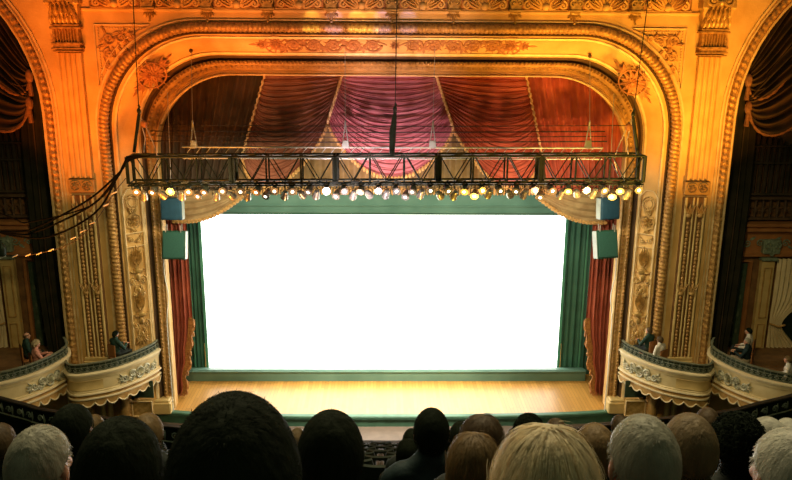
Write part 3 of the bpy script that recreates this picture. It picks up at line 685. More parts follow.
def speakers():
    for s, nm in ((-1, 'left'), (1, 'right')):
        dz = .06 if s > 0 else 0
        tops = ((6.93, 7.22, .68, .70), (6.93, 6.03, .74, .92))
        for i, (x, z, w, h) in enumerate(tops):
            x = s*x+.0; z += dz; M = Matrix.Rotation(R(14 if s > 0 else -2), 3, 'Z') @ Matrix.Rotation(R(-6-8*i), 3, 'X')
            lab = ['blue loudspeaker cabinet, upper of the %s hanging pair', 'dark green loudspeaker cabinet, lower and larger of the %s hanging pair'][i] % nm
            t = thing('loudspeaker', lab, 'speaker', (x, -.62, z), 0, 'hanging loudspeakers')
            m = [BLUES, GREENS][i]; mb = MB(); mb.cbox((0, 0, 0), (w, .3, h), .02, M); cb = mb.build('cabinet', m, t, local=True)
            mb = MB(); mb.cbox(M @ V((0, -.16, 0)), (w-.08, .03, h-.10), .01, M); mb.build('grille', GRILLE if i else BLUES, cb, local=True)
            mb = MB(); mb.box(M @ V((-s*(w/2+.006), 0, 0)), (.01, .26, h-.04), M)  # pale sheet paints the screen's light onto the inner side
            mb.build('screen_lit_side', LITSIDE, cb, False, local=True)
            mb = MB()
            for q in (-1, 1):
                for yy in (-.1, .1): mb.tube([V((q*w*.32, yy, h/2-.02)), V((q*w*.32, yy, h/2+.20))], .016, 5); mb.build('hanging_strap', PALEW, t, local=True); mb = MB()
            if i == 0: mb.tube([V((0, 0, h/2+.2)), V((s*.0, .3, 3.6))], .012, 5); mb.tube([V((-.24, 0, h/2+.2)), V((.24, 0, h/2+.2))], .02, 5); mb.build('hanging_bar', PALEW, t, local=True)
        mb = MB(); x = s*7.37
        mb.tube(catmull([V((x, -.45, 5.7+dz)), V((x+s*.02, -.42, 5.0)), V((x-s*.06, -.42, 4.2)), V((x+s*.05, -.4, 3.2)), V((x+s*.05, -.38, .1))]), .016, 5)
        o = mb.build('speaker_cable', WTAPE); tag(o, 'thin pale cable hanging below the %s loudspeakers' % nm, 'cable', 'cables below the loudspeakers')
speakers()

# ------------------------------------------------------------------ box balconies and what stands behind them
B2 = [(7.86, -.20), (7.96, -.62), (8.37, -1.36), (8.9, -1.92), (9.6, -2.26), (9.95, -2.28), (10.18, -2.06), (10.48, -1.5), (10.78, -.85)]
B1 = [(10.70, -.85), (10.45, -1.25), (10.33, -1.60), (10.36, -2.0), (10.58, -2.62), (11.0, -3.25), (11.65, -3.74), (12.5, -4.05), (13.5, -4.0), (14.3, -3.3), (14.7, -.8)]
CREST = mat('patinated silver gilt scrollwork', (.66, .62, .44), (.20, .20, .12), .4, .2, 7, .4, 30)
RAILC = mat('dark green rail cloth', (.035, .055, .035), None, .8)
BOXP = mat('yellow cream painted panel', (.68, .55, .29), (.58, .44, .21), .5, 0, 2.5, .2, 20)
def boxes():
    for s, nm in ((-1, 'left'), (1, 'right')):
        for bi, plan in enumerate((B2, B1)):
            dz = .35*bi; P = catmull([V((s*x+.02, y, dz)) for x, y in plan], 12); P = resample(P, .06)
            T = [(P[min(i+1, len(P)-1)]-P[max(i-1, 0)]).normalized() for i in range(len(P))]
            Nn = [V((-t.y, t.x, 0))*(-s if True else 1) for t in T]
            c0 = V((s*(9.4 if bi == 0 else 12.9), 0, 0))
            Nn = [n if (p-c0).dot(n) > 0 else -n for n, p in zip(Nn, P)]
            lab = ['curved cream box balcony with gilt scroll crest, %s side, nearer the stage', 'curved cream box balcony with gilt scroll crest, %s side, at the picture edge'][bi] % nm
            t = thing('box_balcony', lab, 'balcony', (c0.x, -1.0, 1.2), 0, 'box balconies')
            def strip(prof, name, m, extra=None):
                if name == 'x': return
                mb = MB(); mb.loft([[p+n*o+V((0, 0, z)) for p, n in zip(P, Nn)] for o, z in prof]); return mb.build(name, m, t)
            strip([(-.06, 2.31), (.04, 2.33), (.10, 2.30), (.10, 2.25), (.05, 2.22), (.05, 2.19)], 'upper_moulding', CREAM)
            panel = strip([(.05, 2.19), (.03, 2.14), (.03, 2.10), (.0, 2.09), (-.01, 1.70), (.02, 1.68), (.02, 1.64)], 'front_panel', BOXP)
            strip([(.02, 1.64), (.06, 1.63), (.07, 1.59), (.02, 1.57)], 'lower_moulding', CREAM); strip([(.02, 1.57), (-.01, 1.55), (-.01, 1.49), (.02, 1.47)], 'dark_fascia', GOLDD); strip([(.02, 1.47), (.06, 1.46), (.06, 1.42), (.0, 1.40), (-.04, 1.36)], 'bottom_moulding', CREAM)
            # sunk ochre panel along the front
            k0, k1 = int(len(P)*(.47 if bi == 0 else .44)), int(len(P)*.97)
            for a, b in ((k0, k1),):
                mb = MB(); mb.loft([[p+n*o+V((0, 0, z)) for p, n in list(zip(P, Nn))[a:b]] for o, z in ((.004, 2.06), (.016, 2.04), (.004, 2.02), (.004, 1.76), (.016, 1.74), (.004, 1.72))]); mb.build('sunk_panel', OCHRE, panel)
            # scalloped skirt
            mb = MB(); up_, lo_, l2 = [], [], []
            for i, (p, n) in enumerate(zip(P, Nn)):
                sc = abs(math.sin(i*.06*PI/.37)); z = 1.36-.17*sc**.6
                up_.append(p+n*(-.0)+V((0, 0, 1.40))); lo_.append(p+n*.02+V((0, 0, z-.02))); l2.append(p-n*.06+V((0, 0, z)))
            mb.loft([up_, lo_, l2]); sk = mb.build('scalloped_skirt', GOLDD, t); mb = MB(); mb.tube([p+V((0, 0, -.005)) for p in lo_], .026, 6)
            mb.build('scallop_edge', CREAM, sk)
            # iron railing: posts, rails, lozenges
            mb = MB()
            for z, r in ((2.60, .022), (2.36, .014), (2.50, .010)): mb.tube([p+V((0, 0, z)) for p in P], r, 6)
            Q = list(zip(P, T, Nn))[::3]
            for i, (p, tt, n) in enumerate(Q):
                mb.tube([p+V((0, 0, 2.32)), p+V((0, 0, 2.6))], .009, 4)
                c = p+V((0, 0, 2.43)); mb.tube([c+V((0, 0, .06)), c+tt*.055, c+V((0, 0, -.06)), c-tt*.055], .013, 4, closed=True)
            ir = mb.build('iron_railing', IRON, t); mb = MB(); mb.loft([[p-n*.05+V((0, 0, z)) for p, n in zip(P, Nn)] for z in (2.31, 2.57)]); mb.build('dark_rail_cloth', RAILC, ir)
            mb = MB(); mb.loft([[p+V((0, 0, 2.605)) for p in P], [p+n*.035+V((0, 0, 2.625)) for p, n in zip(P, Nn)], [p-n*.035+V((0, 0, 2.635)) for p, n in zip(P, Nn)], [p-n*.035+V((0, 0, 2.60)) for p, n in zip(P, Nn)]]); mb.build('hand_rail', IRON, t)
            # crest
            kc = int(len(P)*(.215 if bi == 0 else .205)); w = 13
            L = [(0.0)]
            def fc(u, v, h=0):
                j = kc+u/.06; j = max(0, min(len(P)-1.001, j)); a = int(j); f = j-a
                return P[a].lerp(P[a+1], f)+Nn[a].lerp(Nn[a+1], f)*(.0+h)+V((0, 0, v))
            mb = MB(); ring2(mb, fc, 0, 1.89, .15, .03, .03, e=1.15)
            for q in range(5): leaf(mb, fc, 0, 1.80, PI/2+(q-2)*.4, .25, .06, .08)
            for q in (-1, 1):
                spiral(mb, fc, q*.30, 1.95, .12, 1.5, PI if q > 0 else 0, -q, .038, .03); spiral(mb, fc, q*.36, 1.79, .08, 1.3, 0 if q < 0 else PI, q, .032, .03)
                spiral(mb, fc, q*.56, 1.88, .13, 1.5, PI if q > 0 else 0, q, .036, .03)
                for a in (-.8, 0, .8): leaf(mb, fc, q*.17, 1.89, a+(0 if q > 0 else PI), .24, .055, .07)
                for a in (-.9, -.3, .3, .9): leaf(mb, fc, q*.6, 1.88, a+(0 if q > 0 else PI), .22, .045, .06)
            mb.build('scroll_crest', CREST, panel)
            # floor of the box
            mb = MB(); fl = None; yb = .62 if bi else W+.02
            FB = 1.85-.15*bi; ins = [p-n*.09+V((0, 0, FB)) for p, n in list(zip(P, Nn))[1:-1]]
            poly = ins+[V((ins[-1].x, yb, FB+dz)), V((ins[0].x, yb, FB+dz))]
            mb.poly(poly); mb.poly([p-V((0, 0, .4)) for p in poly])
            mb.loft([[p+V((0, 0, 2.31-FB)) for p in ins], ins]); mb.build('box_floor', BROWN, t, False)
        # beneath the box nearer the stage
        for k, (x, w) in enumerate(((8.83, .16), (9.32, .10), (9.55, .10), (9.98, .13))):
            mb = MB(); mb.lathe((s*x, -1.02, 0), [(w*1.5, -1.7), (w*1.5, -1.4), (w, -1.35), (w*.95, .2), (w*.92, 1.15), (w*1.3, 1.2), (w*1.5, 1.40)], 12)
            o = mb.build('box_column', [GOLDD, OCHRE, OCHRE, GOLDD][k]); tag(o, 'short column under the %s box balcony, %s from the stage' % (nm, ORD[k+1]), 'column', 'columns under the box balconies')
        t = thing('lower_wall_panel', 'gilt framed low panel with painted green shade above it, under the %s box' % nm, 'wall panel', (s*8.3, W, -.2))
        mb = MB(); mb.cbox((s*8.3, W-.03, .42), (.72, .06, .62), .02); mb.build('gilt_panel', RELIEF, t)
        mb = MB(); fr = Fr((s*8.3, W-.07, .42), (1, 0, 0), (0, 0, 1), (0, -1, 0)); path2(mb, fr, [(-.33, -.27), (.33, -.27), (.33, .27), (-.33, .27), (-.33, -.27)], .025); mb.build('panel_frame', FILLET, t)
        mb = MB(); mb.box((s*8.3, W-.02, 1.1), (.78, .04, .6)); mb.build('green_shade', DGREEN, t, False)  # flat green slab paints the shade below the box
boxes()

DARKR = mat('dark carved oak', (.12, .065, .03), (.06, .035, .018), .6, 0, 5)
LEGD = mat('black brown velvet', (.040, .034, .020), (.018, .020, .012), .85, 0, 2, spec=.05)
def recesses():
    Yb = .65
    for s, nm in ((-1, 'left'), (1, 'right')):
        X = lambda x: s*x
        # organ grille
        t = thing('organ_grille', 'dark upright organ pipe grille in the %s box arch' % nm, 'organ grille', (X(13.2), Yb, 7.5))
        mb = MB()
        for k in range(44):
            x = 10.9+k*.19; h = 9.4+.35*math.sin(k*.33)
            mb.lathe((X(x), Yb-.14, 0), [(.05, 7.55), (.065, 7.7), (.065, h), (.045, h+.06)], 8)
        mb.build('pipes', DARKC, t)
        mb = MB()
        for z in (7.55, 8.6, 9.15, 9.95): mb.cbox((X(15), Yb-.2, z), (8.4, .10, .07), .01)
        mb.build('cross_rails', DARKC, t)
        t = thing('organ_balustrade', 'dark carved balustrade below the organ grille, %s side' % nm, 'balustrade', (X(13.2), Yb, 6.4))
        mb = MB(); mb.cbox((X(15), Yb-.18, 7.42), (8.6, .26, .10), .02); mb.cbox((X(15), Yb-.18, 6.72), (8.6, .26, .08), .02)
        for k in range(34):
            x = 10.95+k*.25; mb.lathe((X(x), Yb-.2, 0), [(.05, 6.75), (.03, 6.85), (.075, 7.0), (.03, 7.15), (.05, 7.25), (.035, 7.38)], 8)
            ring2(mb, Fr((X(x+.12), Yb-.22, 7.06), (1, 0, 0), (0, 0, 1), (0, -1, 0)), 0, 0, .085, .014, n=12)
        mb.build('turned_balusters', DARKR, t)
        t = thing('box_cornice', 'brown cornice with carved frieze above the box doorway, %s side' % nm, 'cornice', (X(13.2), Yb, 5.5))
        mb = MB(); mb.loft([[V((X(10.7), y, z)), V((X(19.8), y, z))] for y, z in ((Yb-.1, 6.62), (Yb-.42, 6.58), (Yb-.42, 6.48), (Yb-.30, 6.40), (Yb-.34, 6.30), (Yb-.22, 6.22), (Yb-.15, 6.15), (Yb-.15, 5.55), (Yb-.24, 5.5), (Yb-.24, 5.40), (Yb-.1, 5.36))]); mb.build('cornice_moulding', RUST, t, False)
        mb = MB(); fr = Fr((0, Yb-.16, 5.86), (1, 0, 0), (0, 0, 1), (0, -1, 0))
        for k in range(18):
            x = X(11.2+k*.44); spiral(mb, fr, x, 0, .14, 1.4, 0 if k % 2 else PI, s, .028, .03, 14); leaf(mb, fr, x+.1, .1*(-1)**k, .6*(-1)**k, .22, .05, .05)
        mb.build('scroll_frieze', SILVER, t)
        # wall panels below the cornice
        t = thing('damask_panel', 'tall dark green damask wall panel in rust frame behind the box seats, %s side' % nm, 'wall panel', (X(11.7), Yb, 1.95))
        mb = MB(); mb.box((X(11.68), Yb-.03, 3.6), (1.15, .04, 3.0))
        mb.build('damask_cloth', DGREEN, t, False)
        mb = MB(); fr = Fr((X(11.68), Yb-.05, 0), (1, 0, 0), (0, 0, 1), (0, -1, 0))
        for i in range(3):
            for j in range(9): leaf(mb, fr, (i-1)*.36+(.18 if j % 2 else 0)-.09, 2.25+j*.31, PI/2, .2, .05, .012)
        mb.build('leaf_pattern', mat('faded leaf motif', (.085, .11, .06), None, .7), t)
        mb = MB(); path2(mb, Fr((X(11.68), Yb-.06, 0), (1, 0, 0), (0, 0, 1), (0, -1, 0)), [(-.66, 2.0), (-.66, 5.2), (.66, 5.2), (.66, 2.0)], .075, .02, 4); mb.build('panel_frame', RUST, t)
        t = thing('box_pilaster', 'ochre panelled pilaster with carved capital beside the damask panel, %s side' % nm, 'pilaster', (X(12.95), Yb, 1.95))
        mb = MB(); mb.cbox((X(12.9), Yb-.1, 3.6), (.44, .2, 3.3), .01); mb.build('shaft', OCHRE, t)
        mb = MB(); fr = Fr((X(12.9), Yb-.21, 0), (1, 0, 0), (0, 0, 1), (0, -1, 0))
        path2(mb, fr, [(-.12, 3.2), (.12, 3.2), (.12, 5.0), (-.12, 5.0), (-.12, 3.2)], .02); path2(mb, fr, [(-.12, 2.1), (.12, 2.1), (.12, 2.95), (-.12, 2.95), (-.12, 2.1)], .02); mb.build('panel_bead', GOLDD, t)
        mb = MB(); mb.cbox((X(12.9), Yb-.14, 5.3), (.56, .3, .12), .02); mb.cbox((X(12.9), Yb-.15, 5.75), (.6, .34, .5), .03)
        fr = Fr((X(12.9), Yb-.33, 0), (1, 0, 0), (0, 0, 1), (0, -1, 0))
        for q in (-1, 1): spiral(mb, fr, q*.15, 5.82, .12, 1.4, PI/2, -q, .035)
        leaf(mb, fr, 0, 5.45, PI/2, .4, .12, .08); mb.build('carved_capital', SILVER, t)
        t = thing('tied_curtain', 'pale gold curtain tied back in the box doorway, %s edge' % nm, 'curtain', (X(13.6), Yb, 1.95), 0, 'tied curtains in the boxes')
        rows = []
        for i in range(25):
            v = i/24; z = 5.3-3.3*v; pin = 1-.62*math.exp(-((v-.72)/.2)**2); xr = 13.2+.02; w = 1.2*pin
            rows.append([V((X(xr+w*k/50), Yb-.14+.05*math.sin(k*.9)*(.5+.5*pin), z)) for k in range(51)])
        mb = MB(); mb.loft(rows); mb.build('gathered_cloth', CREAM, t)
        mb = MB(); mb.tube([V((X(13.2), Yb-.22, 2.98)), V((X(13.5), Yb-.26, 2.88)), V((X(13.75), Yb-.2, 2.92))], .035, 6); mb.build('tie_band', FRINGE, t)
        mb = MB(); mb.box((X(15.2), Yb-.04, 3.6), (3.6, .03, 3.3)); o = mb.build('door_%d' % (1 if s < 0 else 2), BLACKC, smooth=False); struct(o)
        # hanging drapes
        t = thing('arch_drape', 'long dark velvet drape hanging down the inner edge of the %s box arch' % nm, 'curtain', (X(10.95), -.1, 2.0))
        rows = []
        for i in range(21):
            v = i/20; z = 11.6-9.55*v; w = 1.0*(1+.15*math.sin(v*PI))
            rows.append([V((X(10.64+w*k/34), -.02+.07*math.sin(k*.95+.3*math.sin(v*4)), z)) for k in range(35)])
        mb = MB(); mb.loft(rows); mb.build('drape', LEGD, t)
        mb = MB()
        for x in (10.72, 11.22): mb.tube([V((X(x), -.12, 11.2)), V((X(x+.06), -.13, 7)), V((X(x+.02), -.12, 2.2))], .022, 6)
        mb.build('braid_edge', DARKC, t)
        for j, (gp, tx, tzz, sg, nmj) in enumerate((((31, 76), 13.6, 14.9, 1.2, 'upper'), ((31, 103), 14.4, 13.2, 1.35, 'lower'))):
            g = at(gp[0], gp[1], -.15); gx = abs(g.x); g = V((X(gx), g.y, g.z))
            t = thing('arch_swag', 'dark velvet swag with deep curved folds, %s of two in the %s box arch' % (nmj, nm), 'drape', (X(gx), -.15, g.z), 0, 'swags in the box arches')
            rows = []; nv = 110
            for i in range(nv+1):
                v = i/nv; a = V((X(gx+.02), -.12, g.z+.35-.45*v)); b = V((X(tx-.2*v), -.12, tzz-.9*v)); row = []
                for k in range(37):
                    u = k/36; p = a.lerp(b, u); p.z += .9*math.sin(PI*u)*(1-v)-sg*v*(4*u**.75*(1-u**.75))
                    e = min(1, u*5+.15); p.y = -.15-.25*math.sin(PI*u)-.12*j+(.10*math.sin(v*2*PI*8+.8*u)+.03*math.sin(v*71+u*9))*e; row.append(p)
                rows.append(row)
            mb = MB(); mb.loft(rows); mb.build('folded_cloth', SWAGM, t)
            mb = MB(); mb.tube([p+V((0, -.05, 0)) for p in rows[-1]], .045, 6, mod=lambda i, a: 1+.3*math.sin(i*2.2)); mb.build('fringe', GOLDB, t)
            mb = MB(); mb.ball(g+V((0, -.12, 0)), (.12, .10, .22)); mb.tube([g+V((0, -.14, -.1)), g+V((0, -.12, -.6))], [.05, .08], 8); mb.build('tassel', GOLDB, t)
SWAGM = mat('dark swag velvet', (.075, .045, .024), (.030, .026, .016), .75, 0, 2, .2, 30, spec=.15)
GOLDB = mat('dull bronze fringe', (.28, .13, .05), (.15, .07, .03), .6, 0, 12, .5, 50)
recesses()

# ------------------------------------------------------------------ balcony front, steps and seats
RAIL = [(-21, -1.6), (-14, -4.2), (-11.6, -5.7), (-9.95, -6.55), (-9.1, -6.95), (-8.3, -7.3), (-5.5, -8.0), (-2.8, -8.6), (0, -8.85), (2.8, -8.55), (5.4, -7.95), (8.05, -7.40), (9.17, -6.95), (10.4, -6.42), (11.8, -5.65), (14, -4.2), (21, -1.6)]
def balcony_front():
    P = resample(catmull([V((x, y, 0)) for x, y in RAIL], 10), .12)
    t = thing('balcony_front', 'dark curved balcony front with pale lattice ornament band and thin rail', 'balcony front', (0, -8.85, 2.2))
    T = [(P[min(i+1, len(P)-1)]-P[max(i-1, 0)]).normalized() for i in range(len(P))]; Nn = [V((a.y, -a.x, 0)) for a in T]
    L = lambda prof: [[p+n*o+V((0, 0, z)) for p, n in zip(P, Nn)] for o, z in prof]
    mb = MB(); mb.loft(L([(-.02, 3.60), (-.02, 3.63), (.10, 3.63), (.10, 3.60), (.08, 3.58)])); mb.build('top_rail', SEATW, t, False)
    mb = MB(); mb.loft(L([(.05, 3.6), (.02, 3.2), (.06, 3.16), (.06, 3.08), (.0, 3.0), (.0, 1.3)])); mb.build('front_wall', BLACKC, t)
    mb = MB()
    for i, (p, tt, n) in enumerate(list(zip(P, T, Nn))[::3]):
        c = p+n*.09; f = Fr(c, tt, (0, 0, 1), n); s = (-1)**i
        spiral(mb, f, 0, 3.40, .10, 1.2, 0 if s > 0 else PI, s, .022, .02, 10); leaf(mb, f, .1, 3.4-.12*s, PI/2*s, .25, .04, .03, 3)
    mb.tube([p+n*.10+V((0, 0, 3.24)) for p, n in zip(P, Nn)], .018, 5)
    mb.build('lattice_ornament', SILVER, t)
    # thin pale rails in front of the first row, mid house
    for k, (py, z, nm) in enumerate(((454, 3.55, 'upper'), (463, 3.22, 'lower'))):
        a, b = atz(300, py, z), atz(470, py, z); mb = MB(); mb.tube([a, b], .022, 6)
        for q in range(9):
            c = a.lerp(b, q/8); mb.tube([c, c+V((0, 0, -.6))], .014, 5)
        o = mb.build('hand_rail', IRON); tag(o, 'thin pale hand rail seen between the heads in mid picture, %s of two' % nm, 'hand rail', 'thin rails in mid picture')
    p = atz(383, 449, 3.7); mb = MB(); M = Matrix.Rotation(R(-14), 3, 'Y')
    mb.box(p, (.5, .03, .05), M); mb.box(p+V((0, .10, -.03)), (.46, .2, .01), M); o = mb.build('programme_sheet', WTAPE, smooth=False); tag(o, 'pale tilted paper sheet lying above the thin rail in mid picture', 'paper')
balcony_front()
def floor_z(d): return 11.10-.52*d
ROWS = [1.12+.9*k for k in range(17)]
def tiers():
    mb = MB(); prof = []
    for k, d in enumerate([-.68, .22]+ROWS):
        z = floor_z(d); y = CAM.y+d
        prof += [(y-.45, z), (y+.45, z)]
    mb.loft([[V((x, y, z)) for x in (-12.5, 12.5)] for y, z in prof])
    mb.loft([[V((x, prof[-1][0], z)) for x in (-12.5, 12.5)] for z in (prof[-1][1], -1.8)])
    for s in (-12.5, 12.5): mb.poly([V((s, y, z)) for y, z in prof]+[V((s, prof[-1][0], -1.8)), V((s, prof[0][0], -1.8))])
    o = mb.build('floor_balcony_steps', CARPET, smooth=False); struct(o)
tiers()

def seat_proto():
    t = thing('theatre_seat', 'x', 'seat'); mb = MB(); rows = []
    for i in range(9):                            # curved back with rounded top
        v = i/8; z = .42+.50*v; w = .25*(1-.30*max(0, v-.6)**1.2*2.0)
        rows.append([V((w*math.sin(a), -.24+.06*math.cos(a)*-1+.07*0-.05*v, z)) for a in [R(-80+160*k/10) for k in range(11)]])
    back = [[p+V((0, -.05, 0)) for p in r] for r in rows]; mb.loft([r+b[::-1] for r, b in zip(rows, back)], True, True); mb.build('backrest', SEATF, t, local=True)
    mb = MB(); mb.cbox((0, 0, .41), (.46, .44, .09), .03); mb.build('seat_cushion', SEATF, t, local=True)
    for s in (-1, 1):
        mb = MB(); mb.cbox((s*.265, -.02, .60), (.05, .36, .04), .01); mb.build('arm_rest', SEATW, t, local=True)
        mb = MB(); mb.box((s*.265, -.05, .29), (.035, .26, .58)); mb.build('side_standard', SEATW, t, local=True)
    return t
SEAT = seat_proto(); seat_used = [0]
def seat(x, y, z, label, group, rz=0.):
    if not seat_used[0]:
        seat_used[0] = 1; SEAT.location = (x, y, z); SEAT.rotation_euler = (0, 0, rz); SEAT['label'] = label; SEAT['group'] = group; return SEAT
    return dup(SEAT, (x, y, z), rz, label, group)

# ------------------------------------------------------------------ people
def fuse(parts, voxel, name, smooth=4):
    """one continuous skin grown over overlapping round forms"""
    mb = MB()
    for p in parts:
        if p[0] == 'e':
            M = p[3] if len(p) > 3 else None; mb.ball(p[1], p[2], 16, 12, M)
        else:
            a, ra, b, rb = V(p[1]), p[2], V(p[3]), p[4]; n = 7; ax = (b-a); L = ax.length; ax = ax/L
            q = ax.to_track_quat('Z', 'Y').to_matrix(); pr = []
            for k in range(n): t = -PI/2+PI/2*k/(n-1)*.98+.02; pr.append((ra*math.cos(t), ra*math.sin(t)))
            for k in range(n): t = PI/2*k/(n-1)*.98; pr.append((rb*math.cos(t), L+rb*math.sin(t)))
            mb.loft([[a+q @ V((r*math.cos(2*PI*j/12), r*math.sin(2*PI*j/12), z)) for j in range(12)] for r, z in pr], True, True)
    me = bpy.data.meshes.new(name+'_src'); me.from_pydata(mb.v, [], mb.f)
    bm = bmesh.new(); bm.from_mesh(me); bmesh.ops.recalc_face_normals(bm, faces=bm.faces); bm.to_mesh(me); bm.free()
    o = bpy.data.objects.new(name+'_src', me); col.objects.link(o)
    r = o.modifiers.new('r', 'REMESH'); r.mode = 'VOXEL'; r.voxel_size = voxel; r.use_smooth_shade = True
    if smooth: s = o.modifiers.new('s', 'SMOOTH'); s.iterations = smooth; s.factor = .5
    dg = bpy.context.evaluated_depsgraph_get(); out = bpy.data.meshes.new_from_object(o.evaluated_get(dg)); out.name = name
    bpy.data.objects.remove(o); bpy.data.meshes.remove(me); out.shade_smooth(); return out
HC = V((0, .005, 1.192))
def body_parts(pose):
    P = [('e', (0, -.02, .57), (.17, .13, .12)), ('e', (0, -.03, .73), (.145, .105, .17)), ('e', (0, -.035, .88), (.17, .115, .16)),
         ('c', (-.14, -.035, .985), .062, (.14, -.035, .985), .062), ('c', (-.10, -.035, 1.0), .05, (0, -.015, 1.075), .05), ('c', (.10, -.035, 1.0), .05, (0, -.015, 1.075), .05),
         ('c', (0, -.02, 1.0), .058, (0, .0, 1.13), .054)]
    H = [('e', HC, (.074, .095, .108)), ('e', HC+V((0, .03, -.06)), (.055, .062, .06)), ('e', HC+V((0, .075, -.085)), (.028, .022, .022)),
         ('c', HC+V((0, .094, .012)), .009, HC+V((0, .112, -.026)), .014), ('e', HC+V((0, .088, .028)), (.05, .012, .01)),
         ('e', HC+V((0, .092, -.052)), (.022, .010, .005)), ('e', HC+V((0, .089, -.062)), (.019, .010, .006)), ('e', HC+V((-.036, .07, -.02)), (.02, .02, .02)), ('e', HC+V((.036, .07, -.02)), (.02, .02, .02))]
    for s in (-1, 1): H.append(('e', HC+V((s*.080, -.004, -.012)), (.009, .020, .031), Matrix.Rotation(R(s*14), 3, 'Z'))); H.append(('e', HC+V((s*.074, .004, -.015)), (.012, .012, .02)))
    A = []; Hd = []; L = []; Ft = []
    for s in (-1, 1):
        sh = V((s*.185, -.035, .965)); el = V((s*.235, .0, .71)); wr = V((s*.125, .22, .635)); d = V((-s*.25, 1, -.12)).normalized()
        if pose == 'rail': el = V((s*.25, .10, .74)); wr = V((s*.10, .31, .80)); d = V((-s*.35, 1, -.05)).normalized()
        A += [('c', sh, .052, el, .040), ('c', el, .040, wr, .027)]
        side = V((0, 0, 1)).cross(d)*(1 if s > 0 else -1)        # towards the little finger for the right hand
        c = wr+d*.055; q = d.to_track_quat('Y', 'Z').to_matrix()
        Hd += [('c', wr, .024, wr+d*.03, .024), ('e', c, (.040, .048, .015), q)]
        for k, (o, ln) in enumerate(((-.028, .062), (-.0095, .074), (.0095, .068), (.027, .052))):
            b = wr+d*.092+side*(-o); m = b+d*ln*.5+V((0, 0, .004)); e = m+d*ln*.42+V((0, 0, -.018)); Hd += [('c', b, .0088, m, .0082), ('c', m, .0082, e, .0072)]
        b = wr+d*.03+side*.030; m = b+d*.035+side*.022; e = m+d*.030+side*.004+V((0, 0, -.006)); Hd += [('c', b, .012, m, .010), ('c', m, .010, e, .0085)]
        L += [('c', (s*.085, 0, .545), .082, (s*.115, .42, .525), .058), ('c', (s*.115, .42, .52), .056, (s*.115, .40, .11), .038)]
        Ft += [('c', (s*.115, .38, .045), .036, (s*.125, .58, .032), .030)]
    return P, H, A, Hd, L, Ft
def fat(parts, g):
    out = []
    for p in parts:
        if p[0] == 'e': out.append(('e', p[1], tuple(k+g for k in p[2]))+tuple(p[3:]))
        else: out.append(('c', p[1], p[2]+g, p[3], p[4]+g))
    return out
BODY = {}
def body(pose):
    if pose not in BODY:
        P, H, A, Hd, L, Ft = body_parts(pose)
        full = fuse(P+H+A+Hd+L+Ft, .0075, 'body_'+pose, 3)
        top = fuse(fat(P, .014)+fat(A, .013)+[('c', (-.05, -.045, 1.055), .028, (.05, -.045, 1.055), .028)], .014, 'top_'+pose, 4)
        bot = fuse(fat(P[:1], .016)+fat(L, .014), .014, 'trousers_'+pose, 3)
        BODY[pose] = (full, top, bot)
    return BODY[pose]
def hairline(az):                                # lowest allowed height (unit sphere) by angle from the back
    a = abs(az); K = [(0, -.66), (50, -.55), (78, -.18), (90, .02), (108, .12), (135, .45), (180, .60)]
    a = math.degrees(a)
    for (x0, y0), (x1, y1) in zip(K, K[1:]):
        if a <= x1: return y0+(y1-y0)*(a-x0)/(x1-x0)
    return .6
def ribbon(mb, pts, w, side):
    n = len(pts); L = []; Rr = []
    for i, p in enumerate(pts):
        k = w*(1-.75*i/(n-1)); L.append(p-side*k); Rr.append(p+side*k)
    mb.loft([[a, b] for a, b in zip(L, Rr)])
HAIR = {}
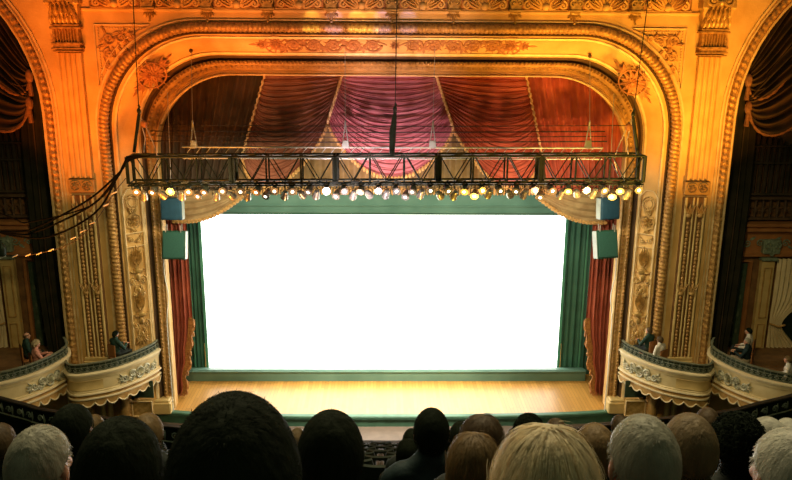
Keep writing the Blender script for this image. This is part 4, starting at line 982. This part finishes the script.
def hair(style):
    if style in HAIR: return HAIR[style]
    r = random.Random(len(HAIR)*13+5); mb = MB(); RX, RY, RZ = .080, .101, .114; C = HC+V((0, -.002, .004))
    def sp(az, z, g=0.):                         # az from the back
        q = math.sqrt(max(0, 1-z*z)); d = V((q*math.sin(az), -q*math.cos(az), z)); return C+V((d.x*(RX+g), d.y*(RY+g), d.z*(RZ+g))), d
    if style in ('short', 'fine', 'bald', 'curly', 'bob'):
        g0 = dict(short=.009, fine=.005, bald=.003, curly=.026, bob=.016)[style]
        low = (lambda az: hairline(az)-(.25 if style == 'bob' and abs(az) < 2.0 else .1 if style == 'curly' else 0))
        hi = lambda az: .42 if style == 'bald' and abs(az) < 2.4 else (hairline(az)+.02 if style == 'bald' else 1.)
        rows = []; NA = 72; NZ = 26
        for i in range(NZ+1):
            row = []
            for k in range(NA):
                az = -PI+2*PI*k/NA; lo = max(-.85, low(az)); top = hi(az); zz = lo+(top-lo)*math.sin(PI/2*i/NZ)
                e = math.sin(min(1, i/4)*PI/2)*(math.sin(min(1, (NZ-i)/4)*PI/2) if style == 'bald' else 1)
                p, d = sp(az, min(zz, .9999), -.006+(g0+.006)*e); nn = noise.noise(p*(60 if style == 'curly' else 38))
                row.append(p+d*nn*(.014 if style == 'curly' else .0022)*e)
            rows.append(row)
        mb.loft([q+[q[0]] for q in rows])
        if style == 'curly':
            for k in range(900):
                az = r.uniform(-PI, PI); z = r.uniform(max(-.85, low(az)), 1); p, d = sp(az, z, g0+r.uniform(-.004, .008)); c = []
                t1 = d.orthogonal().normalized(); t2 = d.cross(t1); a0 = r.uniform(0, 6.28); rr = r.uniform(.007, .012)
                for j in range(9): a = a0+j*.8; c.append(p+(t1*math.cos(a)+t2*math.sin(a))*rr+d*(.001*j))
                mb.tube(c, .0018, 3)
        n = dict(short=4200, fine=1500, bald=700, curly=0, bob=2600)[style]
        for k in range(n):
            az = r.uniform(-PI, PI); lo = low(az); z = r.uniform(lo, hi(az)); p, d = sp(az, min(z, .999), g0-.003)
            crown = V((0, -.45, .89)); tg = (d-crown); tg = (tg-d*tg.dot(d))
            tg = tg.normalized() if tg.length > .05 else d.orthogonal()
            if d.y > .2: tg = (tg+V((.5, .1, 0))).normalized()
            tg = (tg+V((r.gauss(0, .25), r.gauss(0, .25), r.gauss(0, .2)))).normalized(); lift = r.uniform(.0, .10) if r.random() < .96 else r.uniform(.1, .3)
            L = r.uniform(.014, .024)*(1.5 if style == 'bob' else 1); pts = [p]; 
            
            for j in range(1, 4):
                q = pts[-1]+tg*L/3-C; e = V((q.x/(RX+g0), q.y/(RY+g0), q.z/(RZ+g0))).normalized()*(1+.006+lift*.05*j)
                pts.append(C+V((e.x*(RX+g0), e.y*(RY+g0), e.z*(RZ+g0))))
            ribbon(mb, pts, r.uniform(.0006, .0010), tg.cross(d).normalized())
    else:                                        # 'long', 'longwave': falls from the parting to the shoulders
        zb = .93 if style == 'long' else .98
        def path(az, t, g, wv=0., seed=0.):
            th = t*2.15                          # angle down from the parting
            if th < 1.62: z = math.cos(th); p, d = sp(az, max(-1, min(.9999, z)), g+.010*math.sin(min(th, 1.2))); 
            else:
                p, d = sp(az, math.cos(1.62), g+.010); k = (th-1.62)/.53; p = p.copy(); f = 1+.03*math.sin(k*2.2)-.06*k
                p = V((p.x*f, C.y+(p.y-C.y)*f-.012*k, p.z+(zb-p.z)*k))
            if wv: p += V((math.sin(t*17+seed), math.cos(t*15+seed*2), 0))*wv*t
            return p, d
        AZ = 2.15; rows = []
        for i in range(31):
            t = i/30; rows.append([path(-AZ+2*AZ*k/70*1., t, .010+.0035*noise.noise(V((k*.55, t*1.2, 3))))[0] for k in range(71)])
        mb.loft(rows)
        rows = []                                 # front of the crown
        for i in range(10):
            t = i/9*.30; rows.append([path(AZ+(2*PI-2*AZ)*k/20, t*1.3, .008)[0] for k in range(21)])
        mb.loft(rows)
        for k in range(2600):
            az = r.uniform(-AZ, AZ); t0 = r.uniform(0, .85) if r.random() < .6 else r.uniform(0, .25); t1 = min(1.05, t0+r.uniform(.12, .35)); g = r.uniform(.009, .0165); sd = r.uniform(0, 6)
            if r.random() < .07: g += r.uniform(0, .012)
            pts = []
            for j in range(6):
                t = t0+(t1-t0)*j/5; p, d = path(az+.02*math.sin(sd+j), t, g, .0025 if style == 'long' else .006, sd); pts.append(p)
            side = V((math.cos(az), math.sin(az), 0)); ribbon(mb, pts, r.uniform(.0008, .0015), side)
    me = bpy.data.meshes.new('hair_'+style); me.from_pydata([tuple(p) for p in mb.v], [], mb.f); me.shade_smooth()
    HAIR[style] = me; return me
def cmat(name, c, trans=0., rough=.7, sp=.2): return mat(name, c, tuple(k*.65 for k in c), rough, 0, 22, .3 if trans else .15, 60, stretch=(1, 1, .25) if trans else None, trans=trans, spec=sp)
HM = dict(black=cmat('black hair', (.013, .018, .010), .12, .8, .04), dark=cmat('dark brown hair', (.017, .022, .012), .15, .8, .04), brown=cmat('brown hair', (.13, .085, .04), .25, .5), tawny=cmat('tawny hair', (.26, .17, .07), .3, .5),
          blond=cmat('blond hair', (.86, .72, .44), .35, .5), grey=cmat('grey hair', (.40, .38, .28), .3, .5), white=cmat('white hair', (.62, .60, .48), .35, .5), sandy=cmat('sandy hair', (.28, .20, .10), .3, .5))
SKIN = mat('skin', (.52, .27, .17), (.46, .22, .14), .5, 0, 14, .1, 60, spec=.3)
SKIN.node_tree.nodes['Principled BSDF'].inputs['Subsurface Weight'].default_value = .15
SKIN.node_tree.nodes['Principled BSDF'].inputs['Subsurface Radius'].default_value = (.02, .006, .003)
SKIN2 = mat('darker skin', (.24, .12, .07), (.20, .10, .06), .5, 0, 14, .1, 60)
CM = dict(black=cmat('black cloth', (.015, .020, .014)), navy=cmat('blue black cloth', (.014, .030, .030)), green=cmat('dark green cloth', (.020, .050, .035)), pink=cmat('rose cloth', (.62, .28, .20)), white=cmat('cream cloth', (.72, .66, .54)), khaki=cmat('khaki cloth', (.34, .28, .18)), brown=cmat('brown cloth', (.08, .05, .03)))
SHOE = mat('dark leather shoe', (.02, .018, .014), None, .4)
EYEM = mat('eye', (.75, .73, .68), None, .2); 
SHOES = None
def shoe_mesh():
    global SHOES
    if SHOES is None: SHOES = [fuse([('c', (s*.115, .36, .05), .046, (s*.127, .59, .040), .040)], .012, 'shoe', 2) for s in (-1, 1)]
    return SHOES
def inst(name, me, m, parent):
    o = bpy.data.objects.new(name, me); col.objects.link(o); o.parent = parent
    if not me.materials: me.materials.append(m)
    o.material_slots[0].link = 'OBJECT'; o.material_slots[0].material = m; return o
EYES = None
def eye_mesh():
    global EYES
    if EYES is None:
        EYES = []
        for s in (-1, 1):
            mb = MB(); mb.ball(HC+V((s*.030, .083, .010)), .0125, 10, 8); me = bpy.data.meshes.new('eye'); me.from_pydata([tuple(p) for p in mb.v], [], mb.f); me.shade_smooth(); EYES.append(me)
    return EYES
def person(loc, rz, s, label, hs, hc, top, bot='black', pose='lap', skin=None, group=None, hw=1.):
    t = thing('person', label, 'person', loc, rz, group); t.scale = (s, s, s)
    skin = skin or SKIN; b = body(pose)
    inst('body', b[0], skin, t)
    inst('jacket' if top in ('black', 'navy', 'green') else 'shirt', b[1], CM[top], t); inst('trousers', b[2], CM[bot], t)
    for me in shoe_mesh(): inst('shoe', me, SHOE, t)
    for me in eye_mesh(): inst('eye', me, EYEM, t)
    h = inst('hair', hair(hs), HM[hc], t)
    if hw != 1.: h.scale = (hw, hw, 1+(hw-1)*.35); h.location = V((0, HC.y*(1-hw), (HC.z+.02)*(1-h.scale.z)))
    return t
W0 = dict(short=.176, fine=.170, bald=.166, curly=.225, bob=.196, long=.222, longwave=.222)
GA = 'audience seated in the balcony seen from behind'
AUD = [  # head centre px, crown py, width px, row, hair style, colour, top, label, turn
 (229, 388, 126, 0, 'short', 'dark', 'black', 'person seen from behind with large dark short haired head, biggest in the foreground', 2),
 (550, 424, 113, 0, 'long', 'blond', 'black', 'person with long pale blond hair in the foreground right of centre, seen from behind', 0),
 (114, 418, 76, 1, 'bob', 'dark', 'black', 'person with wide dark hair just left of the biggest head, seen from behind', -6),
 (330, 411, 66, 1, 'bob', 'dark', 'black', 'person with smooth dark rounded hair just right of the biggest head', 0),
 (649, 411, 64, 1, 'fine', 'grey', 'black', 'person with thinning grey hair and visible ear, right of the foreground blond head', 4),
 (475, 435, 58, 1, 'long', 'tawny', 'black', 'person with long brown hair low in the frame beside the foreground blond head', 0),
 (799, 425, 62, 1, 'fine', 'white', 'black', 'person with white hair cut by the right edge of the picture', 6),
 (33, 422, 53, 2, 'fine', 'grey', 'black', 'person with short pale grey hair near the lower left corner', -8),
 (483, 416, 48, 2, 'longwave', 'brown', 'black', 'person with parted light brown hair behind the lower brown haired head', 0),
 (694, 415, 47, 2, 'short', 'sandy', 'black', 'person with short sandy hair right of the thinning grey head', 0),
 (742, 420, 48, 2, 'curly', 'black', 'black', 'person with black curly hair near the right edge', 0),
 (432, 409, 35, 3, 'short', 'black', 'navy', 'person in dark jacket with short black hair and both ears showing, at centre', 0),
 (69, 405, 36, 3, 'short', 'dark', 'black', 'person in dark coat behind the pale grey head at lower left', -5),
 (597, 426, 41, 3, 'bob', 'tawny', 'black', 'person with rounded tawny hair between the blond head and the thinning grey head', 0),
 (408, 440, 25, 4, 'long', 'dark', 'black', 'person with long dark hair half hidden left of the central dark jacket', -4),
 (146, 415, 29, 4, 'bob', 'tawny', 'black', 'person with fair hair peeping behind the wide dark head at left', 0),
 (772, 417, 27, 5, 'fine', 'white', 'navy', 'person with small white haired head turned aside above the black curls at right', 30),
 (530, 418, 30, 5, 'curly', 'dark', 'black', 'person with dark curls just above the foreground blond head', 0),
 (461, 422, 22, 5, 'short', 'dark', 'black', 'person with small dark head right beside the central dark jacket', 0),
 (-3, 424, 25, 5, 'short', 'brown', 'black', 'person whose head is cut by the left edge of the picture', 0),
 (791, 419, 24, 6, 'fine', 'white', 'black', 'person with small white hair at the right edge above the larger white head', 0),
 (709, 408, 21, 6, 'short', 'brown', 'navy', 'person with small brown head and dark coat above the sandy head at right', -20),
 (557, 419, 22, 6, 'short', 'brown', 'black', 'person with small head above the right shoulder of the foreground blond head', 0),
 (412, 429, 18, 6, 'short', 'dark', 'black', 'person with small dark head peeping left of the central short black hair', 0),
 (93, 415, 17, 7, 'short', 'tawny', 'black', 'person with tiny fair head between the dark coat and wide dark hair at left', 0),
 (515, 428, 16, 7, 'short', 'brown', 'black', 'person with tiny head left of the dark curls', 0),
 (621, 415, 16, 7, 'short', 'brown', 'black', 'person with tiny head left of the thinning grey hair', 0),
 (297, 428, 15, 7, 'short', 'sandy', 'black', 'person with tiny head in the gap between the two largest dark heads', 0)]
taken = []
def place(cx, ty, w, row, hs):
    zf = floor_z(ROWS[row]); best = None
    for i in range(45):
        q = .90+.22*i/44; p = atz(cx, ty, zf+(1.336 if row < 2 else 1.325)*q); d = (p-V((0, 0, .11*q))-CAM).length; e = W0[hs]*q*F/d/w
        if best is None or abs(math.log(e)) < best[0]: best = (abs(math.log(e)), q, e, p)
    return best, zf
for cx, ty, w, row, hs, hc, top, lab, turn in AUD:
    cand = [(place(cx, ty, w, r, hs), r) for r in range(max(0, row-1), row+2)]
    (bst, zf), row = min(cand, key=lambda c: c[0][0][0]*3+abs(c[0][0][1]-1)+.05*abs(c[1]-row))
    _, s, e, p = bst; hw = max(.84, min(1.25, 1/e))
    if abs(1/e-hw) > .02 or s in (.9, 1.12): print('AUDCHK', lab[:40], row, round(s, 2), round(1/e, 2))
    person((p.x, p.y, zf), R(turn), s, lab, hs, hc, top, group=GA, hw=hw)
    seat(p.x, p.y, zf, 'dark seat under '+lab.replace(', seen from behind', '').replace('person seen from behind with ', '').replace('person with ', '').replace('person in ', '').replace('person whose ', ''), 'occupied balcony seats', 0); taken.append((p.x, row))
seat_n = 0
for row in range(2, 16):                          # empty seats in the gaps between heads
    y = CAM.y+ROWS[row]; zf = floor_z(ROWS[row]); k = 0
    for i in range(-18, 19):
        x = i*.58+(.29 if row % 2 else 0)
        d = ROWS[row]; pv = V((x, y, zf+.85))-CAM; px = 396+F*pv.dot(rt)/pv.dot(fw)
        if not (350 < px < 428 or 148 < px < 178 or 600 < px < 632) or row < 5: continue
        if any(r == row and abs(x-tx) < .56 for tx, r in taken): continue
        k += 1; side = 'left' if px < 250 else 'centre' if px < 500 else 'right'
        seat(x, y, zf, 'empty dark seat, %s gap between heads, row %d down, %s from left' % (side, row-4, ORD[k]), 'empty balcony seats')
# people and chairs in the boxes
BOX = [(26, 332.5, 'left', 'bald', 'brown', 'green', 'black', 'person in dark green jacket seated in the outer left box, taller of the pair', -1, 'lap', .2),
       (35.5, 340.5, 'left', 'curly', 'blond', 'pink', 'pink', 'person with pale curly hair in rose dress leaning by the outer left box rail', -1, 'rail', 0),
       (115, 331, 'left', 'short', 'black', 'green', 'black', 'person with black hair and dark jacket leaning on the inner left box rail', -1, 'rail', 0),
       (649.5, 327.5, 'right', 'fine', 'brown', 'green', 'black', 'person in dark green jacket leaning toward the rail of the inner right box', 1, 'rail', 0),
       (660.5, 336.5, 'right', 'bob', 'brown', 'white', 'white', 'person in cream dress seated beside the dark jacket in the inner right box', 1, 'lap', 0),
       (749.5, 328, 'right', 'short', 'black', 'white', 'black', 'person with black hair behind the grey haired one in the outer right box', 1, 'lap', 0),
       (748, 338, 'right', 'fine', 'grey', 'navy', 'khaki', 'person with grey hair and blue black jacket at the outer right box rail', 1, 'rail', 0),
       (789, 356, 'right', 'bob', 'tawny', 'white', 'khaki', 'person in pale cloth cut by the right edge of the outer right box', 1, 'lap', 0)]
for px, py, nm, hs, hc, top, bot, lab, s, pose, up_ in BOX:
    inner = 60 < px < 700; fb = 1.86 if inner else 2.06; zt = (3.38 if px in (115, 649.5) else 3.2) if inner else 3.42
    sc = 1.0; p = atz(px, py, zt); zf = max(zt-1.31*sc, fb); sc = (zt-zf)/1.31
    tr = R(33 if inner else 55)*(-1 if nm == 'left' else 1)
    person((p.x, p.y, zf), tr, sc, lab, hs, hc, top, bot, pose, group='people seated in the boxes')
    t = thing('box_chair', 'chair of the '+' '.join(lab.split()[:13]), 'chair', (p.x, p.y, fb), tr, 'chairs in the boxes'); hb = zf-fb+.41*sc-.41
    mb = MB(); mb.cbox((0, 0, .42+hb), (.42, .40, .06), .02); mb.build('seat', RUST, t, local=True)
    mb = MB(); mb.cbox((0, -.20, .70+hb), (.38, .035, .42), .015); mb.build('backrest', RUST, t, local=True)
    for a in (-1, 1):
        for b in (-1, 1): mb = MB(); mb.tube([V((a*.18, b*.18, 0)), V((a*.18, b*.18, .40+hb))], .016, 6); mb.build('leg', SEATW, t, local=True)

# ------------------------------------------------------------------ light
def spot(name, loc, target, power, color, size, blend=.6, rad=.4):
    l = bpy.data.lights.new(name, 'SPOT'); l.energy = power; l.color = color; l.spot_size = R(size); l.spot_blend = blend; l.shadow_soft_size = rad
    o = bpy.data.objects.new(name, l); col.objects.link(o); o.location = loc; o.rotation_euler = (V(target)-V(loc)).to_track_quat('-Z', 'Y').to_euler(); return o
def area(name, loc, target, power, color, sx, sy):
    l = bpy.data.lights.new(name, 'AREA'); l.energy = power; l.color = color; l.shape = 'RECTANGLE'; l.size = sx; l.size_y = sy
    o = bpy.data.objects.new(name, l); col.objects.link(o); o.location = loc; o.rotation_euler = (V(target)-V(loc)).to_track_quat('-Z', 'Y').to_euler(); return o
RED_O, ORA, YEL = (1, .24, .03), (1, .40, .07), (1, .52, .10)
spot('wash_far_left', (-10.5, -9.5, 5.5), (-10.6, -.8, 12.6), 3600, (1, .20, .02), 44, .7)
spot('wash_left', (-6.8, -9.0, 5.0), (-7.4, -.8, 12.2), 4200, (1, .27, .03), 46, .7)
spot('wash_left_centre', (-3.0, -9.0, 5.5), (-3.0, -.8, 13.0), 4200, (1, .34, .10), 34, .8)
spot('wash_centre', (0, -9.0, 6.0), (0, -.8, 13.0), 3000, (.95, .58, .46), 32, .8)
spot('wash_right_centre', (3.4, -9.0, 5.0), (3.4, -.8, 13.0), 4200, (1, .44, .07), 36, .8)
spot('wash_right', (7.0, -9.0, 5.0), (7.6, -.8, 12.0), 6600, (1, .46, .05), 46, .7)
spot('wash_far_right', (10.5, -9.5, 5.5), (10.8, -.8, 12.4), 3000, (1, .34, .04), 42, .7)
for s, cc, pw in ((-1, (1, .25, .02), 2900), (1, (1, .44, .05), 3400)):
    spot('uplight_outer', (s*9.8, -4.6, 3.8), (s*9.6, -.8, 12.8), pw, cc, 50, .8, .15)
    spot('uplight_inner', (s*5.6, -4.6, 3.8), (s*5.6, -.8, 13.6), pw*.8, cc, 46, .8, .15)
    spot('uplight_middle', (s*1.8, -4.6, 3.8), (s*1.8, -.8, 13.9), pw*.45, (1, .42, .2) if s < 0 else cc, 42, .8, .15)
spot('pink_on_drape', (-1.6, -9, 4.0), (-.3, .6, 9.8), 8200, (1, .66, .74), 30, .9)
spot('red_on_drape', (7.0, -9, 4.5), (4.6, .6, 9.6), 4600, (1, .42, .20), 30, .9)
spot('brown_on_drape', (-7.0, -9, 6.5), (-4.2, .6, 9.6), 1700, (1, .60, .30), 24, .9)
for px, cc, pw in ((334, (.25, .30, 1), 5200), (382, (.35, .35, 1), 5200), (408, (.25, .3, 1), 4200), (357, (1, .85, .25), 4200), (371, (1, .85, .3), 3600), (312, (1, .8, .2), 3600)):
    q = at(px, 22, W); spot('pattern_light', (q.x, -6, 6.5), q, pw, cc, 4.2, .6, .05)
for s in (-1, 1):
    spot('warm_side', (s*3.5, -13, 13.5), (s*9.6, -.8, 4.0), 2300, (1, .78, .36), 46, .9, .5)
area('truss_wash', (0, -2.6, 8.1), (0, 1.5, 0), 700, (1, .86, .58), 13, .5)
area('upstage_green', (0, 1.6, 7.4), (0, 2.85, 5), 110, (.85, 1, .85), 14, .3)
spot('stage_centre_white', (0, -2.4, 8.0), (0, .8, 0), 7500, (1, .93, .78), 72, .9, .4)
area('hair_fill', (0, -16.5, 17.5), (0, -23, 11), 1050, (1, .84, .52), 10, 2)  # added fill with no visible source, brightens the hair tops
w = bpy.data.worlds.new('house'); bpy.context.scene.world = w; w.use_nodes = True
w.node_tree.nodes['Background'].inputs[0].default_value = (.62, .74, .46, 1); w.node_tree.nodes['Background'].inputs[1].default_value = .12

# ------------------------------------------------------------------ camera
cam = bpy.data.cameras.new('camera'); cam.sensor_width = 36; cam.lens = 36*F/792; cam.clip_start = .05; cam.clip_end = 200
co = bpy.data.objects.new('camera', cam); col.objects.link(co)
co.matrix_world = Matrix(((rt.x, up.x, -fw.x, CAM.x), (rt.y, up.y, -fw.y, CAM.y), (rt.z, up.z, -fw.z, CAM.z), (0, 0, 0, 1)))
sc = bpy.context.scene; sc.camera = co
sc.view_settings.view_transform = 'Standard'; sc.view_settings.look = 'None'; sc.view_settings.exposure = 0; sc.view_settings.gamma = 1
